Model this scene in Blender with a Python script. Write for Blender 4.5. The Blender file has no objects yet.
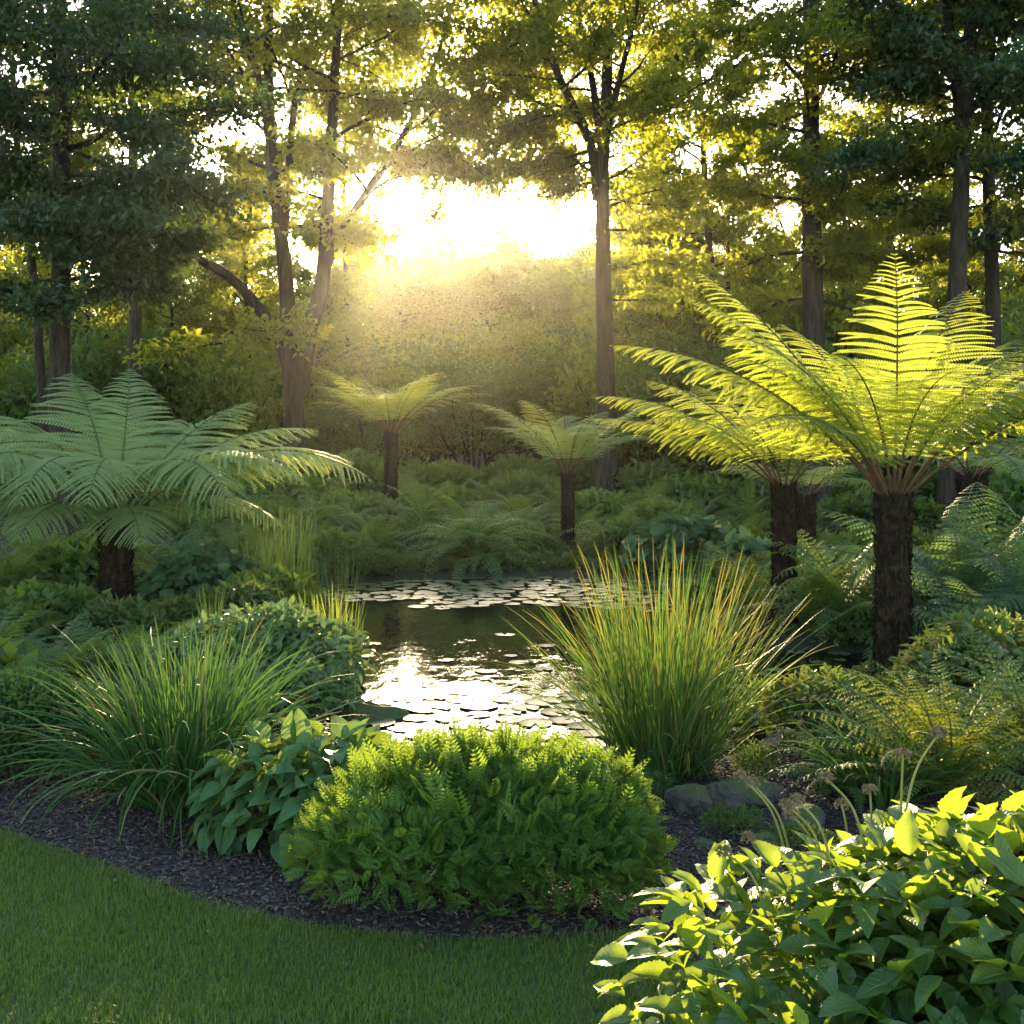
import bpy, math
import numpy as np
from math import radians as R, sin, cos, pi

sc = bpy.context.scene
COL = sc.collection

# ------------------------------------------------------------------ camera, sky, sun, exposure
FPX, HOR, CAMZ = 1098.0, 440.0, 1.6
cam_d = bpy.data.cameras.new('camera')
cam_d.sensor_width = 36.0
cam_d.lens = 36.0 * FPX / 1024.0
cam_d.shift_y = -(512 - HOR) / 1024.0
cam_d.clip_start, cam_d.clip_end = 0.05, 3000
cam_d.dof.use_dof = False
cam_d.dof.focus_distance = 6.0
cam_d.dof.aperture_fstop = 11
cam = bpy.data.objects.new('camera', cam_d)
COL.objects.link(cam)
cam.location = (0, 0, CAMZ)
cam.rotation_euler = (R(90), 0, 0)
sc.camera = cam

SX, SZ = -0.0935, 0.2186                      # slope of the sun direction per metre of depth
sun_v = np.array([SX, 1.0, SZ]); sun_v /= np.linalg.norm(sun_v)
SUN_EL = math.asin(sun_v[2])
SUN_AZ = math.atan2(sun_v[0], sun_v[1])       # from +Y, clockwise seen from above

w = bpy.data.worlds.new('World'); sc.world = w
w.use_nodes = True
nt = w.node_tree; nt.nodes.clear()
wo = nt.nodes.new('ShaderNodeOutputWorld')
bg = nt.nodes.new('ShaderNodeBackground'); bg.inputs[1].default_value = 0.15
sky = nt.nodes.new('ShaderNodeTexSky'); sky.sky_type = 'NISHITA'
sky.sun_disc = False
sky.sun_elevation = SUN_EL
sky.sun_rotation = SUN_AZ
sky.air_density = 1.0; sky.dust_density = 1.5; sky.ozone_density = 1.0
nt.links.new(sky.outputs[0], bg.inputs[0])
# the bright aureole round the sun in the misty evening sky
tc = nt.nodes.new('ShaderNodeTexCoord')
dt = nt.nodes.new('ShaderNodeVectorMath'); dt.operation = 'DOT_PRODUCT'
dt.inputs[1].default_value = tuple(sun_v)
nt.links.new(tc.outputs['Generated'], dt.inputs[0])
def wmath(op, a, b=None):
    n = nt.nodes.new('ShaderNodeMath'); n.operation = op
    for i, v in enumerate((a, b)):
        if v is None: continue
        if isinstance(v, (int, float)): n.inputs[i].default_value = v
        else: nt.links.new(v, n.inputs[i])
    return n.outputs[0]
cl = wmath('MAXIMUM', dt.outputs['Value'], 0.0)
core = wmath('MULTIPLY', wmath('POWER', cl, 1500.0), 14.0)
halo = wmath('MULTIPLY', wmath('POWER', cl, 110.0), 0.30)
wide = wmath('MULTIPLY', wmath('POWER', cl, 10.0), 0.06)
bg2 = nt.nodes.new('ShaderNodeBackground'); bg2.inputs[0].default_value = (1.0, 0.84, 0.56, 1)
nt.links.new(wmath('ADD', wmath('ADD', core, halo), wide), bg2.inputs[1])
ad = nt.nodes.new('ShaderNodeAddShader')
nt.links.new(bg.outputs[0], ad.inputs[0]); nt.links.new(bg2.outputs[0], ad.inputs[1])
nt.links.new(ad.outputs[0], wo.inputs[0])

sd = bpy.data.lights.new('sun', 'SUN'); sd.energy = 5.0; sd.angle = R(0.5)
sd.color = (1.0, 0.76, 0.42)
so = bpy.data.objects.new('sun', sd); COL.objects.link(so)
from mathutils import Vector
so.rotation_euler = Vector(tuple(-sun_v)).to_track_quat('-Z', 'Y').to_euler()
so.location = (-6, 60, 18)

sc.view_settings.view_transform = 'Standard'
sc.view_settings.look = 'None'
sc.view_settings.exposure = 2.42
sc.view_settings.gamma = 1.0
sc.view_settings.use_curve_mapping = False
cy = sc.cycles
cy.max_bounces = 6; cy.diffuse_bounces = 3; cy.glossy_bounces = 3; cy.transmission_bounces = 3
cy.transparent_max_bounces = 6; cy.volume_bounces = 0
cy.sample_clamp_indirect = 6.0
cy.caustics_reflective = False; cy.caustics_refractive = False
cy.use_denoising = True; cy.denoising_prefilter = 'NONE'

# ------------------------------------------------------------------ helpers
def at(px, py, z=0.0):
    Y = (CAMZ - z) * FPX / (py - HOR)
    return ((px - 512) / FPX * Y, Y)
def atY(px, Y): return ((px - 512) / FPX * Y, Y)
def zY(py, Y): return CAMZ - (py - HOR) / FPX * Y

def unit(v): return v / np.maximum(np.linalg.norm(v, axis=-1, keepdims=True), 1e-9)

class Bag:
    """collects vertices, quads, tris and the per-vertex attribute (u, v, random)"""
    def __init__(s): s.v, s.q, s.t, s.a, s.n = [], [], [], [], 0
    def add(s, v, q=None, t=None, a=None):
        v = np.asarray(v, float).reshape(-1, 3)
        s.v.append(v)
        if q is not None and len(q): s.q.append(np.asarray(q, int).reshape(-1, 4) + s.n)
        if t is not None and len(t): s.t.append(np.asarray(t, int).reshape(-1, 3) + s.n)
        if a is None: a = np.zeros((len(v), 3)) + 0.5
        s.a.append(np.asarray(a, float).reshape(-1, 3))
        s.n += len(v)
    def inst(s, tpl, M, T, rnd):
        """stamp template (verts, quads, tris, uv) with matrices M (m,3,3; columns are axes) at T"""
        tv, tq, tt, uv = tpl
        m, k = len(T), len(tv)
        if m == 0: return
        v = np.einsum('mij,kj->mki', M, tv) + T[:, None, :]
        a = np.empty((m, k, 3)); a[:, :, 0] = uv[None, :, 0]; a[:, :, 1] = uv[None, :, 1]; a[:, :, 2] = np.asarray(rnd)[:, None]
        off = (np.arange(m) * k)[:, None, None]
        q = (tq[None] + off).reshape(-1, 4) if len(tq) else None
        t = (tt[None] + off).reshape(-1, 3) if len(tt) else None
        s.add(v.reshape(-1, 3), q, t, a.reshape(-1, 3))
    def mesh(s, name, smooth=False):
        me = bpy.data.meshes.new(name)
        v = np.concatenate(s.v) if s.v else np.zeros((0, 3))
        q = np.concatenate(s.q) if s.q else np.zeros((0, 4), int)
        t = np.concatenate(s.t) if s.t else np.zeros((0, 3), int)
        a = np.concatenate(s.a)
        me.vertices.add(len(v)); me.vertices.foreach_set('co', v.ravel().astype(np.float32))
        loops = np.concatenate([q.ravel(), t.ravel()]).astype(np.int32)
        me.loops.add(len(loops)); me.loops.foreach_set('vertex_index', loops)
        tot = np.concatenate([np.full(len(q), 4), np.full(len(t), 3)]).astype(np.int32)
        st = np.concatenate([[0], np.cumsum(tot)[:-1]]).astype(np.int32)
        me.polygons.add(len(tot)); me.polygons.foreach_set('loop_start', st); me.polygons.foreach_set('loop_total', tot)
        me.polygons.foreach_set('use_smooth', np.full(len(tot), bool(smooth)))
        at_ = me.attributes.new('leaf', 'FLOAT_COLOR', 'POINT')
        c = np.ones((len(v), 4), np.float32); c[:, :3] = a
        at_.data.foreach_set('color', c.ravel())
        me.update(); me.validate()
        return me

def obj(name, bag, mat, parent=None, smooth=False, loc=None):
    me = bag if isinstance(bag, bpy.types.Mesh) else bag.mesh(name, smooth)
    if not len(me.materials): me.materials.append(mat)
    o = bpy.data.objects.new(name, me); COL.objects.link(o)
    if parent: o.parent = parent
    if loc is not None: o.location = loc
    return o
def tag(o, label=None, cat=None, group=None, kind=None):
    if label: o['label'] = label
    if cat: o['category'] = cat
    if group: o['group'] = group
    if kind: o['kind'] = kind
    return o
def thing(name, label, cat, loc=(0, 0, 0), group=None, rz=0.0, scale=1.0):
    o = bpy.data.objects.new(name, None); COL.objects.link(o)
    o.location = loc; o.rotation_euler = (0, 0, rz)
    o.scale = (scale,) * 3
    o.empty_display_size = 0.1
    return tag(o, label, cat, group)
def kids(o): return [c for c in bpy.data.objects if c.parent == o]
def dup(o, loc=None, rz=None, scale=None, label=None, group=None, parent=None, cache={}):
    c = o.copy(); COL.objects.link(c)
    if parent: c.parent = parent
    if loc is not None: c.location = loc
    if rz is not None: c.rotation_euler = (0, 0, rz)
    if scale is not None: c.scale = scale if hasattr(scale, '__len__') else (scale,) * 3
    if label: c['label'] = label
    if group: c['group'] = group
    if o.name not in cache: cache[o.name] = list(o.children)
    for ch in cache[o.name]: dup(ch, parent=c)
    return c

def frames(d, n):
    """matrices with y axis d, z axis near n"""
    y = unit(d); x = unit(np.cross(y, n)); z = np.cross(x, y)
    return np.stack([x, y, z], axis=-1)
def rand_dirs(rng, m):
    return unit(rng.normal(size=(m, 3)))
def interp_path(P, s):
    P = np.asarray(P, float); seg = np.linalg.norm(np.diff(P, axis=0), axis=1)
    c = np.concatenate([[0], np.cumsum(seg)]); c /= c[-1]
    return np.stack([np.interp(s, c, P[:, i]) for i in range(3)], -1)
def smooth_path(P, n=14):
    """Catmull-Rom through the control points"""
    P = np.asarray(P, float)
    if len(P) < 3: return interp_path(P, np.linspace(0, 1, n))
    Q = np.vstack([2 * P[0] - P[1], P, 2 * P[-1] - P[-2]])
    out = []
    per = max(2, n // (len(P) - 1))
    for i in range(1, len(Q) - 2):
        t = np.linspace(0, 1, per, endpoint=False)[:, None]
        a, b, c, d = Q[i - 1], Q[i], Q[i + 1], Q[i + 2]
        out.append(0.5 * ((2 * b) + (-a + c) * t + (2 * a - 5 * b + 4 * c - d) * t ** 2 + (-a + 3 * b - 3 * c + d) * t ** 3))
    out.append(P[-1:])
    return np.vstack(out)
def tube(bag, P, r, sides=8, rnd=0.5, rng=None, lump=0.0, cap=True):
    P = np.asarray(P, float); n = len(P)
    r = np.broadcast_to(np.asarray(r, float), (n,))
    t = unit(np.gradient(P, axis=0))
    ref = np.array([0.0, 1.0, 0.0]) if abs(t[0, 2]) > 0.7 else np.array([0.0, 0.0, 1.0])
    x = unit(np.cross(t, ref)); z = np.cross(x, t)
    th = np.linspace(0, 2 * pi, sides, endpoint=False)
    rr = np.repeat(r[:, None], sides, 1)
    if lump and rng is not None: rr = rr * (1 + lump * rng.normal(size=rr.shape))
    ring = P[:, None, :] + rr[:, :, None] * (np.cos(th)[None, :, None] * x[:, None, :] + np.sin(th)[None, :, None] * z[:, None, :])
    a = np.empty((n, sides, 3)); a[:, :, 0] = (th / (2 * pi))[None]; a[:, :, 1] = np.linspace(0, 1, n)[:, None]; a[:, :, 2] = rnd
    i = np.arange(n - 1)[:, None] * sides; j = np.arange(sides)[None]; j2 = (j + 1) % sides
    q = np.stack([i + j, i + sides + j, i + sides + j2, i + j2], -1).reshape(-1, 4)
    v = ring.reshape(-1, 3); tr = None
    if cap:
        v = np.vstack([v, P[-1:]]); a = np.vstack([a.reshape(-1, 3), [[0, 1, rnd]]])
        b = (n - 1) * sides
        tr = np.stack([np.full(sides, n * sides), b + (np.arange(sides) + 1) % sides, b + np.arange(sides)], -1)
    bag.add(v, q, tr, a.reshape(-1, 3))

# smooth value noise on numpy arrays
_g = np.random.default_rng(99).normal(size=(64, 64))
def noise2(x, y):
    x = np.asarray(x, float); y = np.asarray(y, float)
    xi = np.floor(x).astype(int); yi = np.floor(y).astype(int)
    fx = x - xi; fy = y - yi
    fx = fx * fx * (3 - 2 * fx); fy = fy * fy * (3 - 2 * fy)
    g = lambda a, b: _g[a % 64, b % 64]
    return (g(xi, yi) * (1 - fx) + g(xi + 1, yi) * fx) * (1 - fy) + (g(xi, yi + 1) * (1 - fx) + g(xi + 1, yi + 1) * fx) * fy

# ------------------------------------------------------------------ materials
def newmat(name):
    m = bpy.data.materials.new(name); m.use_nodes = True
    n = m.node_tree; n.nodes.clear()
    out = n.nodes.new('ShaderNodeOutputMaterial')
    return m, n, out
def N(n, t, **kw):
    x = n.nodes.new(t)
    for k, v in kw.items(): setattr(x, k, v)
    return x
def mixc(n, fac, a, b, blend='MIX'):
    x = n.nodes.new('ShaderNodeMix'); x.data_type = 'RGBA'; x.blend_type = blend
    for sock, v in ((x.inputs[0], fac), (x.inputs[6], a), (x.inputs[7], b)):
        if hasattr(v, 'node'): n.links.new(v, sock)
        elif isinstance(v, (int, float)): sock.default_value = v
        else: sock.default_value = (*v, 1)
    return x.outputs[2]
def M_(n, op, a, b=0.0, c=None):
    x = n.nodes.new('ShaderNodeMath'); x.operation = op
    for i, v in enumerate((a, b, c)):
        if v is None: continue
        if hasattr(v, 'node'): n.links.new(v, x.inputs[i])
        else: x.inputs[i].default_value = v
    return x.outputs[0]
def noise_tex(n, scale, detail=3, rough=0.5, coord='Object', vec_scale=None):
    tcn = N(n, 'ShaderNodeTexCoord'); nz = N(n, 'ShaderNodeTexNoise')
    nz.inputs['Scale'].default_value = scale; nz.inputs['Detail'].default_value = detail; nz.inputs['Roughness'].default_value = rough
    src = tcn.outputs[coord]
    if vec_scale:
        mp = N(n, 'ShaderNodeMapping'); mp.inputs['Scale'].default_value = vec_scale
        n.links.new(src, mp.inputs[0]); src = mp.outputs[0]
    n.links.new(src, nz.inputs['Vector'])
    return nz.outputs['Fac']
def ramp(n, fac, stops):
    r = N(n, 'ShaderNodeValToRGB'); e = r.color_ramp.elements
    while len(e) < len(stops): e.new(0.5)
    for i, (p, c) in enumerate(stops): e[i].position = p; e[i].color = (*c, 1)
    n.links.new(fac, r.inputs[0]); return r.outputs[0]

def leaf_mat(name, ca, cb, tcol, trans=0.45, rough=0.45, spec=0.35, vein=0.0, noise=1.5, tip=None, dry=None):
    m, n, out = newmat(name)
    at_ = N(n, 'ShaderNodeAttribute', attribute_name='leaf')
    sp = N(n, 'ShaderNodeSeparateColor'); n.links.new(at_.outputs['Color'], sp.inputs[0])
    u, v, rn = sp.outputs
    nz = noise_tex(n, noise, 2)
    f = M_(n, 'ADD', M_(n, 'MULTIPLY', rn, 0.6), M_(n, 'MULTIPLY', M_(n, 'SUBTRACT', nz, 0.3), 0.9))
    f = M_(n, 'MINIMUM', M_(n, 'MAXIMUM', f, 0), 1)
    col = mixc(n, f, ca, cb)
    tc_ = mixc(n, rn, tcol, tuple(c * 0.72 for c in tcol))
    if dry is not None:                            # a few leaves have turned
        g = M_(n, 'GREATER_THAN', rn, 1 - dry[1])
        col = mixc(n, g, col, dry[0])
    if tip is not None:
        g = M_(n, 'MULTIPLY', M_(n, 'POWER', v, tip[1]), M_(n, 'GREATER_THAN', rn, tip[2]))
        col = mixc(n, g, col, tip[0])
        tc_ = mixc(n, g, tc_, tip[0])
    pr = N(n, 'ShaderNodeBsdfPrincipled')
    pr.inputs['Roughness'].default_value = rough
    pr.inputs['Specular IOR Level'].default_value = spec
    tr = N(n, 'ShaderNodeBsdfTranslucent')
    if vein:
        au = M_(n, 'ABSOLUTE', M_(n, 'SUBTRACT', M_(n, 'MULTIPLY', u, 2.0), 1.0))
        mid = M_(n, 'SUBTRACT', 1.0, M_(n, 'MINIMUM', M_(n, 'MULTIPLY', au, 11.0), 1.0))
        ph = M_(n, 'FRACT', M_(n, 'SUBTRACT', M_(n, 'MULTIPLY', v, 8.0), M_(n, 'MULTIPLY', au, 2.2)))
        sv = M_(n, 'ABSOLUTE', M_(n, 'SUBTRACT', ph, 0.5))
        sv = M_(n, 'SUBTRACT', 1.0, M_(n, 'MINIMUM', M_(n, 'MULTIPLY', sv, 7.0), 1.0))
        vv = M_(n, 'MAXIMUM', mid, M_(n, 'MULTIPLY', sv, 0.55))
        col = mixc(n, M_(n, 'MULTIPLY', vv, vein), col, tuple(min(1, c * 2.1 + 0.01) for c in cb))
        bp = N(n, 'ShaderNodeBump'); bp.inputs['Strength'].default_value = 0.7; bp.inputs['Distance'].default_value = 0.005
        n.links.new(M_(n, 'SUBTRACT', M_(n, 'MULTIPLY', noise_tex(n, 70, 2), 0.5), vv), bp.inputs['Height'])
        n.links.new(bp.outputs[0], pr.inputs['Normal'])
    n.links.new(col, pr.inputs['Base Color']); n.links.new(tc_, tr.inputs['Color'])
    mx = N(n, 'ShaderNodeMixShader'); mx.inputs[0].default_value = trans
    n.links.new(pr.outputs[0], mx.inputs[1]); n.links.new(tr.outputs[0], mx.inputs[2])
    n.links.new(mx.outputs[0], out.inputs[0])
    return m

def bark_mat(name, ca, cb, sc_=(9, 9, 1.6), bump=0.8, dist=0.03):
    m, n, out = newmat(name)
    pr = N(n, 'ShaderNodeBsdfPrincipled'); pr.inputs['Roughness'].default_value = 0.9; pr.inputs['Specular IOR Level'].default_value = 0.15
    a = noise_tex(n, 1.6, 6, 0.65, vec_scale=sc_)
    b = noise_tex(n, 3.0, 3)
    a = M_(n, 'MINIMUM', M_(n, 'MAXIMUM', M_(n, 'MULTIPLY', M_(n, 'SUBTRACT', a, 0.34), 3.1), 0.0), 1.0)
    col = mixc(n, a, ca, cb); col = mixc(n, M_(n, 'MULTIPLY', b, 0.45), col, (0.05, 0.055, 0.035))
    bp = N(n, 'ShaderNodeBump'); bp.inputs['Strength'].default_value = bump; bp.inputs['Distance'].default_value = dist
    n.links.new(a, bp.inputs['Height']); n.links.new(bp.outputs[0], pr.inputs['Normal'])
    n.links.new(col, pr.inputs['Base Color']); n.links.new(pr.outputs[0], out.inputs[0])
    return m

MAT = {}
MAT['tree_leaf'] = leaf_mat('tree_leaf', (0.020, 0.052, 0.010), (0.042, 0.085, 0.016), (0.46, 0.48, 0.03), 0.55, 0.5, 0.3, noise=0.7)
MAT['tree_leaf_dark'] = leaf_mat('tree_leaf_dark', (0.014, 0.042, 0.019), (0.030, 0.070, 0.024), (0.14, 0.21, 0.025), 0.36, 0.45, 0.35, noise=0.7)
MAT['tree_leaf_far'] = leaf_mat('tree_leaf_far', (0.028, 0.058, 0.012), (0.055, 0.085, 0.018), (0.38, 0.42, 0.030), 0.5, 0.55, 0.25, noise=0.5)
MAT['bush'] = leaf_mat('bush', (0.026, 0.068, 0.014), (0.052, 0.105, 0.022), (0.22, 0.28, 0.03), 0.42, 0.5, 0.3, noise=1.3)
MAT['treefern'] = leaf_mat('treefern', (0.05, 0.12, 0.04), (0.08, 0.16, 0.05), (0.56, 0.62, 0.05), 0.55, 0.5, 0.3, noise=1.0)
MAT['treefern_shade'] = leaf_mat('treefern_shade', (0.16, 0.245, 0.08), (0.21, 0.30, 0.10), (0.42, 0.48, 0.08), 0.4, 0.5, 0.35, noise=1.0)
MAT['fern'] = leaf_mat('fern', (0.04, 0.10, 0.025), (0.075, 0.15, 0.035), (0.26, 0.34, 0.03), 0.42, 0.5, 0.3, noise=1.5)
MAT['fern_light'] = leaf_mat('fern_light', (0.055, 0.135, 0.03), (0.10, 0.20, 0.042), (0.30, 0.40, 0.04), 0.4, 0.45, 0.35, noise=1.5)
MAT['fern_blue'] = leaf_mat('fern_blue', (0.035, 0.095, 0.045), (0.06, 0.13, 0.06), (0.18, 0.28, 0.06), 0.4, 0.5, 0.3, noise=1.5)
MAT['fern_yellow'] = leaf_mat('fern_yellow', (0.09, 0.15, 0.03), (0.13, 0.19, 0.035), (0.36, 0.38, 0.03), 0.42, 0.5, 0.3, noise=1.5)
MAT['sedge'] = leaf_mat('sedge', (0.022, 0.080, 0.016), (0.046, 0.118, 0.026), (0.10, 0.21, 0.028), 0.28, 0.5, 0.22, noise=2, dry=((0.24, 0.18, 0.08), 0.07), tip=((0.26, 0.22, 0.08), 8.0, 0.75))
MAT['sedge_gold'] = leaf_mat('sedge_gold', (0.04, 0.10, 0.02), (0.075, 0.14, 0.028), (0.15, 0.26, 0.03), 0.30, 0.5, 0.2, noise=2, dry=((0.28, 0.20, 0.07), 0.06), tip=((0.50, 0.34, 0.05), 5.0, 0.5))
MAT['reed'] = leaf_mat('reed', (0.08, 0.15, 0.03), (0.13, 0.21, 0.05), (0.30, 0.36, 0.04), 0.4, 0.4, 0.4, noise=2)
MAT['feathery'] = leaf_mat('feathery', (0.042, 0.122, 0.020), (0.090, 0.185, 0.028), (0.26, 0.36, 0.025), 0.42, 0.5, 0.3, noise=3)
MAT['box'] = leaf_mat('box', (0.03, 0.085, 0.022), (0.06, 0.13, 0.028), (0.22, 0.30, 0.03), 0.4, 0.42, 0.4, noise=3)
MAT['hosta'] = leaf_mat('hosta', (0.045, 0.125, 0.035), (0.075, 0.175, 0.045), (0.26, 0.36, 0.04), 0.35, 0.4, 0.4, vein=0.5, noise=3)
MAT['hydrangea'] = leaf_mat('hydrangea', (0.022, 0.080, 0.014), (0.05, 0.130, 0.022), (0.40, 0.52, 0.03), 0.47, 0.44, 0.7, vein=0.9, noise=3)
MAT['silver'] = leaf_mat('silver', (0.055, 0.130, 0.035), (0.10, 0.18, 0.055), (0.22, 0.30, 0.07), 0.35, 0.45, 0.4, noise=3)
MAT['blue_leaf'] = leaf_mat('blue_leaf', (0.035, 0.11, 0.04), (0.065, 0.155, 0.055), (0.15, 0.25, 0.08), 0.32, 0.45, 0.4, vein=0.3, noise=3)
MAT['pinkish'] = leaf_mat('pinkish', (0.06, 0.12, 0.03), (0.11, 0.16, 0.045), (0.30, 0.36, 0.045), 0.4, 0.45, 0.4, noise=5, dry=((0.36, 0.15, 0.10), 0.09))
MAT['cover'] = leaf_mat('cover', (0.035, 0.08, 0.02), (0.07, 0.12, 0.03), (0.20, 0.26, 0.03), 0.35, 0.5, 0.3, noise=1.2, dry=((0.10, 0.06, 0.03), 0.06))
MAT['lawn_blade'] = leaf_mat('lawn_blade', (0.055, 0.120, 0.010), (0.150, 0.225, 0.030), (0.18, 0.27, 0.02), 0.35, 0.42, 0.35, noise=2.2, dry=((0.16, 0.17, 0.06), 0.05))
MAT['bark'] = bark_mat('bark', (0.030, 0.021, 0.014), (0.11, 0.078, 0.052))
MAT['bark_dark'] = bark_mat('bark_dark', (0.014, 0.010, 0.007), (0.085, 0.058, 0.038))
MAT['fern_trunk'] = bark_mat('fern_trunk', (0.014, 0.008, 0.005), (0.085, 0.045, 0.024), (14, 14, 5), 1.0, 0.03)
MAT['rachis'] = bark_mat('rachis', (0.09, 0.045, 0.018), (0.17, 0.09, 0.035), (8, 8, 8), 0.2, 0.003)
MAT['rachis_green'] = bark_mat('rachis_green', (0.06, 0.09, 0.02), (0.12, 0.13, 0.035), (8, 8, 8), 0.2, 0.003)
MAT['stem'] = bark_mat('stem', (0.26, 0.25, 0.06), (0.38, 0.34, 0.10), (8, 8, 8), 0.2, 0.002)
MAT['seed'] = bark_mat('seed', (0.20, 0.14, 0.07), (0.42, 0.31, 0.17), (60, 60, 60), 1.0, 0.004)
MAT['wood_stem'] = bark_mat('wood_stem', (0.04, 0.03, 0.02), (0.10, 0.075, 0.05), (20, 20, 6), 0.4, 0.005)
def stone_mat(name, moss):
    m, n, out = newmat(name)
    pr = N(n, 'ShaderNodeBsdfPrincipled'); pr.inputs['Roughness'].default_value = 0.88
    a = noise_tex(n, 9, 8, 0.65); b = noise_tex(n, 45, 4, 0.6)
    col = ramp(n, a, [(0.3, (0.045, 0.036, 0.028)), (0.52, (0.10, 0.085, 0.068)), (0.75, (0.20, 0.17, 0.135))])
    col = mixc(n, M_(n, 'MULTIPLY', b, 0.5), col, (0.06, 0.055, 0.05))
    ge = N(n, 'ShaderNodeNewGeometry'); sp = N(n, 'ShaderNodeSeparateXYZ'); n.links.new(ge.outputs['Normal'], sp.inputs[0])
    f = M_(n, 'ADD', M_(n, 'MULTIPLY', sp.outputs[2], 0.9), M_(n, 'SUBTRACT', noise_tex(n, 6, 5), 1.25 - moss))
    f = M_(n, 'MINIMUM', M_(n, 'MAXIMUM', M_(n, 'MULTIPLY', f, 3.0), 0), 1)
    mc = mixc(n, noise_tex(n, 30, 3), (0.035, 0.06, 0.012), (0.09, 0.115, 0.022))
    col = mixc(n, f, col, mc)
    bp = N(n, 'ShaderNodeBump'); bp.inputs['Strength'].default_value = 1.0; bp.inputs['Distance'].default_value = 0.05
    n.links.new(M_(n, 'ADD', a, M_(n, 'MULTIPLY', b, 0.4)), bp.inputs['Height']); n.links.new(bp.outputs[0], pr.inputs['Normal'])
    n.links.new(col, pr.inputs['Base Color']); n.links.new(pr.outputs[0], out.inputs[0])
    return m
MAT['stone'] = stone_mat('stone', 0.38)
MAT['mossy'] = stone_mat('mossy', 0.95)
def ground_mat():
    m, n, out = newmat('soil')
    pr = N(n, 'ShaderNodeBsdfPrincipled'); pr.inputs['Roughness'].default_value = 0.95
    a = noise_tex(n, 0.8, 6, 0.6); b = noise_tex(n, 40, 5, 0.7)
    col = ramp(n, a, [(0.35, (0.030, 0.028, 0.018)), (0.55, (0.030, 0.045, 0.016)), (0.7, (0.045, 0.062, 0.02))])
    col = mixc(n, M_(n, 'MULTIPLY', b, 0.6), col, (0.028, 0.022, 0.016))
    bp = N(n, 'ShaderNodeBump'); bp.inputs['Strength'].default_value = 0.9; bp.inputs['Distance'].default_value = 0.03
    n.links.new(b, bp.inputs['Height']); n.links.new(bp.outputs[0], pr.inputs['Normal'])
    n.links.new(col, pr.inputs['Base Color']); n.links.new(pr.outputs[0], out.inputs[0])
    return m
MAT['soil'] = ground_mat()
def mulch_mats():
    m, n, out = newmat('mulch')
    pr = N(n, 'ShaderNodeBsdfPrincipled'); pr.inputs['Roughness'].default_value = 0.89
    a = noise_tex(n, 60, 5, 0.7)
    col = ramp(n, a, [(0.35, (0.012, 0.010, 0.010)), (0.65, (0.05, 0.042, 0.040))])
    bp = N(n, 'ShaderNodeBump'); bp.inputs['Strength'].default_value = 1.0; bp.inputs['Distance'].default_value = 0.02
    n.links.new(a, bp.inputs['Height']); n.links.new(bp.outputs[0], pr.inputs['Normal'])
    n.links.new(col, pr.inputs['Base Color']); n.links.new(pr.outputs[0], out.inputs[0])
    k, n, out = newmat('mulch_chip')
    pr = N(n, 'ShaderNodeBsdfPrincipled'); pr.inputs['Roughness'].default_value = 0.75
    at_ = N(n, 'ShaderNodeAttribute', attribute_name='leaf'); sp = N(n, 'ShaderNodeSeparateColor'); n.links.new(at_.outputs['Color'], sp.inputs[0])
    col = ramp(n, sp.outputs[2], [(0.0, (0.018, 0.011, 0.008)), (0.6, (0.058, 0.037, 0.026)), (0.92, (0.12, 0.08, 0.058)), (1.0, (0.17, 0.12, 0.08))])
    n.links.new(col, pr.inputs['Base Color']); n.links.new(pr.outputs[0], out.inputs[0])
    return m, k
MAT['mulch'], MAT['mulch_chip'] = mulch_mats()
def lawn_mat():
    m, n, out = newmat('lawn_soil')
    pr = N(n, 'ShaderNodeBsdfPrincipled'); pr.inputs['Roughness'].default_value = 0.95
    col = mixc(n, noise_tex(n, 30, 5, 0.7), (0.016, 0.032, 0.008), (0.035, 0.065, 0.014))
    n.links.new(col, pr.inputs['Base Color']); n.links.new(pr.outputs[0], out.inputs[0])
    return m
MAT['lawn_soil'] = lawn_mat()
def water_mat():
    m, n, out = newmat('pond_water')
    pr = N(n, 'ShaderNodeBsdfPrincipled')
    pr.inputs['Base Color'].default_value = (0.010, 0.012, 0.006, 1)
    pr.inputs['Roughness'].default_value = 0.03; pr.inputs['IOR'].default_value = 1.333
    pr.inputs['Specular IOR Level'].default_value = 0.6
    a = noise_tex(n, 5.0, 3, 0.5, vec_scale=(1, 0.55, 1))
    bp = N(n, 'ShaderNodeBump'); bp.inputs['Strength'].default_value = 0.16; bp.inputs['Distance'].default_value = 0.035
    n.links.new(a, bp.inputs['Height']); n.links.new(bp.outputs[0], pr.inputs['Normal'])
    n.links.new(pr.outputs[0], out.inputs[0])
    return m
MAT['water'] = water_mat()
def pad_mat(name, ca, cb):
    m, n, out = newmat(name)
    pr = N(n, 'ShaderNodeBsdfPrincipled'); pr.inputs['Roughness'].default_value = 0.42; pr.inputs['Specular IOR Level'].default_value = 0.35
    at_ = N(n, 'ShaderNodeAttribute', attribute_name='leaf'); sp = N(n, 'ShaderNodeSeparateColor'); n.links.new(at_.outputs['Color'], sp.inputs[0])
    oi = N(n, 'ShaderNodeObjectInfo')
    col = mixc(n, oi.outputs['Random'], ca, cb)
    ray = M_(n, 'ABSOLUTE', M_(n, 'SINE', M_(n, 'MULTIPLY', sp.outputs[0], 31.4)))
    col = mixc(n, M_(n, 'MULTIPLY', M_(n, 'GREATER_THAN', ray, 0.95), 0.4), col, (0.17, 0.2, 0.08))
    col = mixc(n, M_(n, 'POWER', sp.outputs[1], 10.0), col, (0.13, 0.10, 0.05))
    n.links.new(col, pr.inputs['Base Color']); n.links.new(pr.outputs[0], out.inputs[0])
    return m
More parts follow.
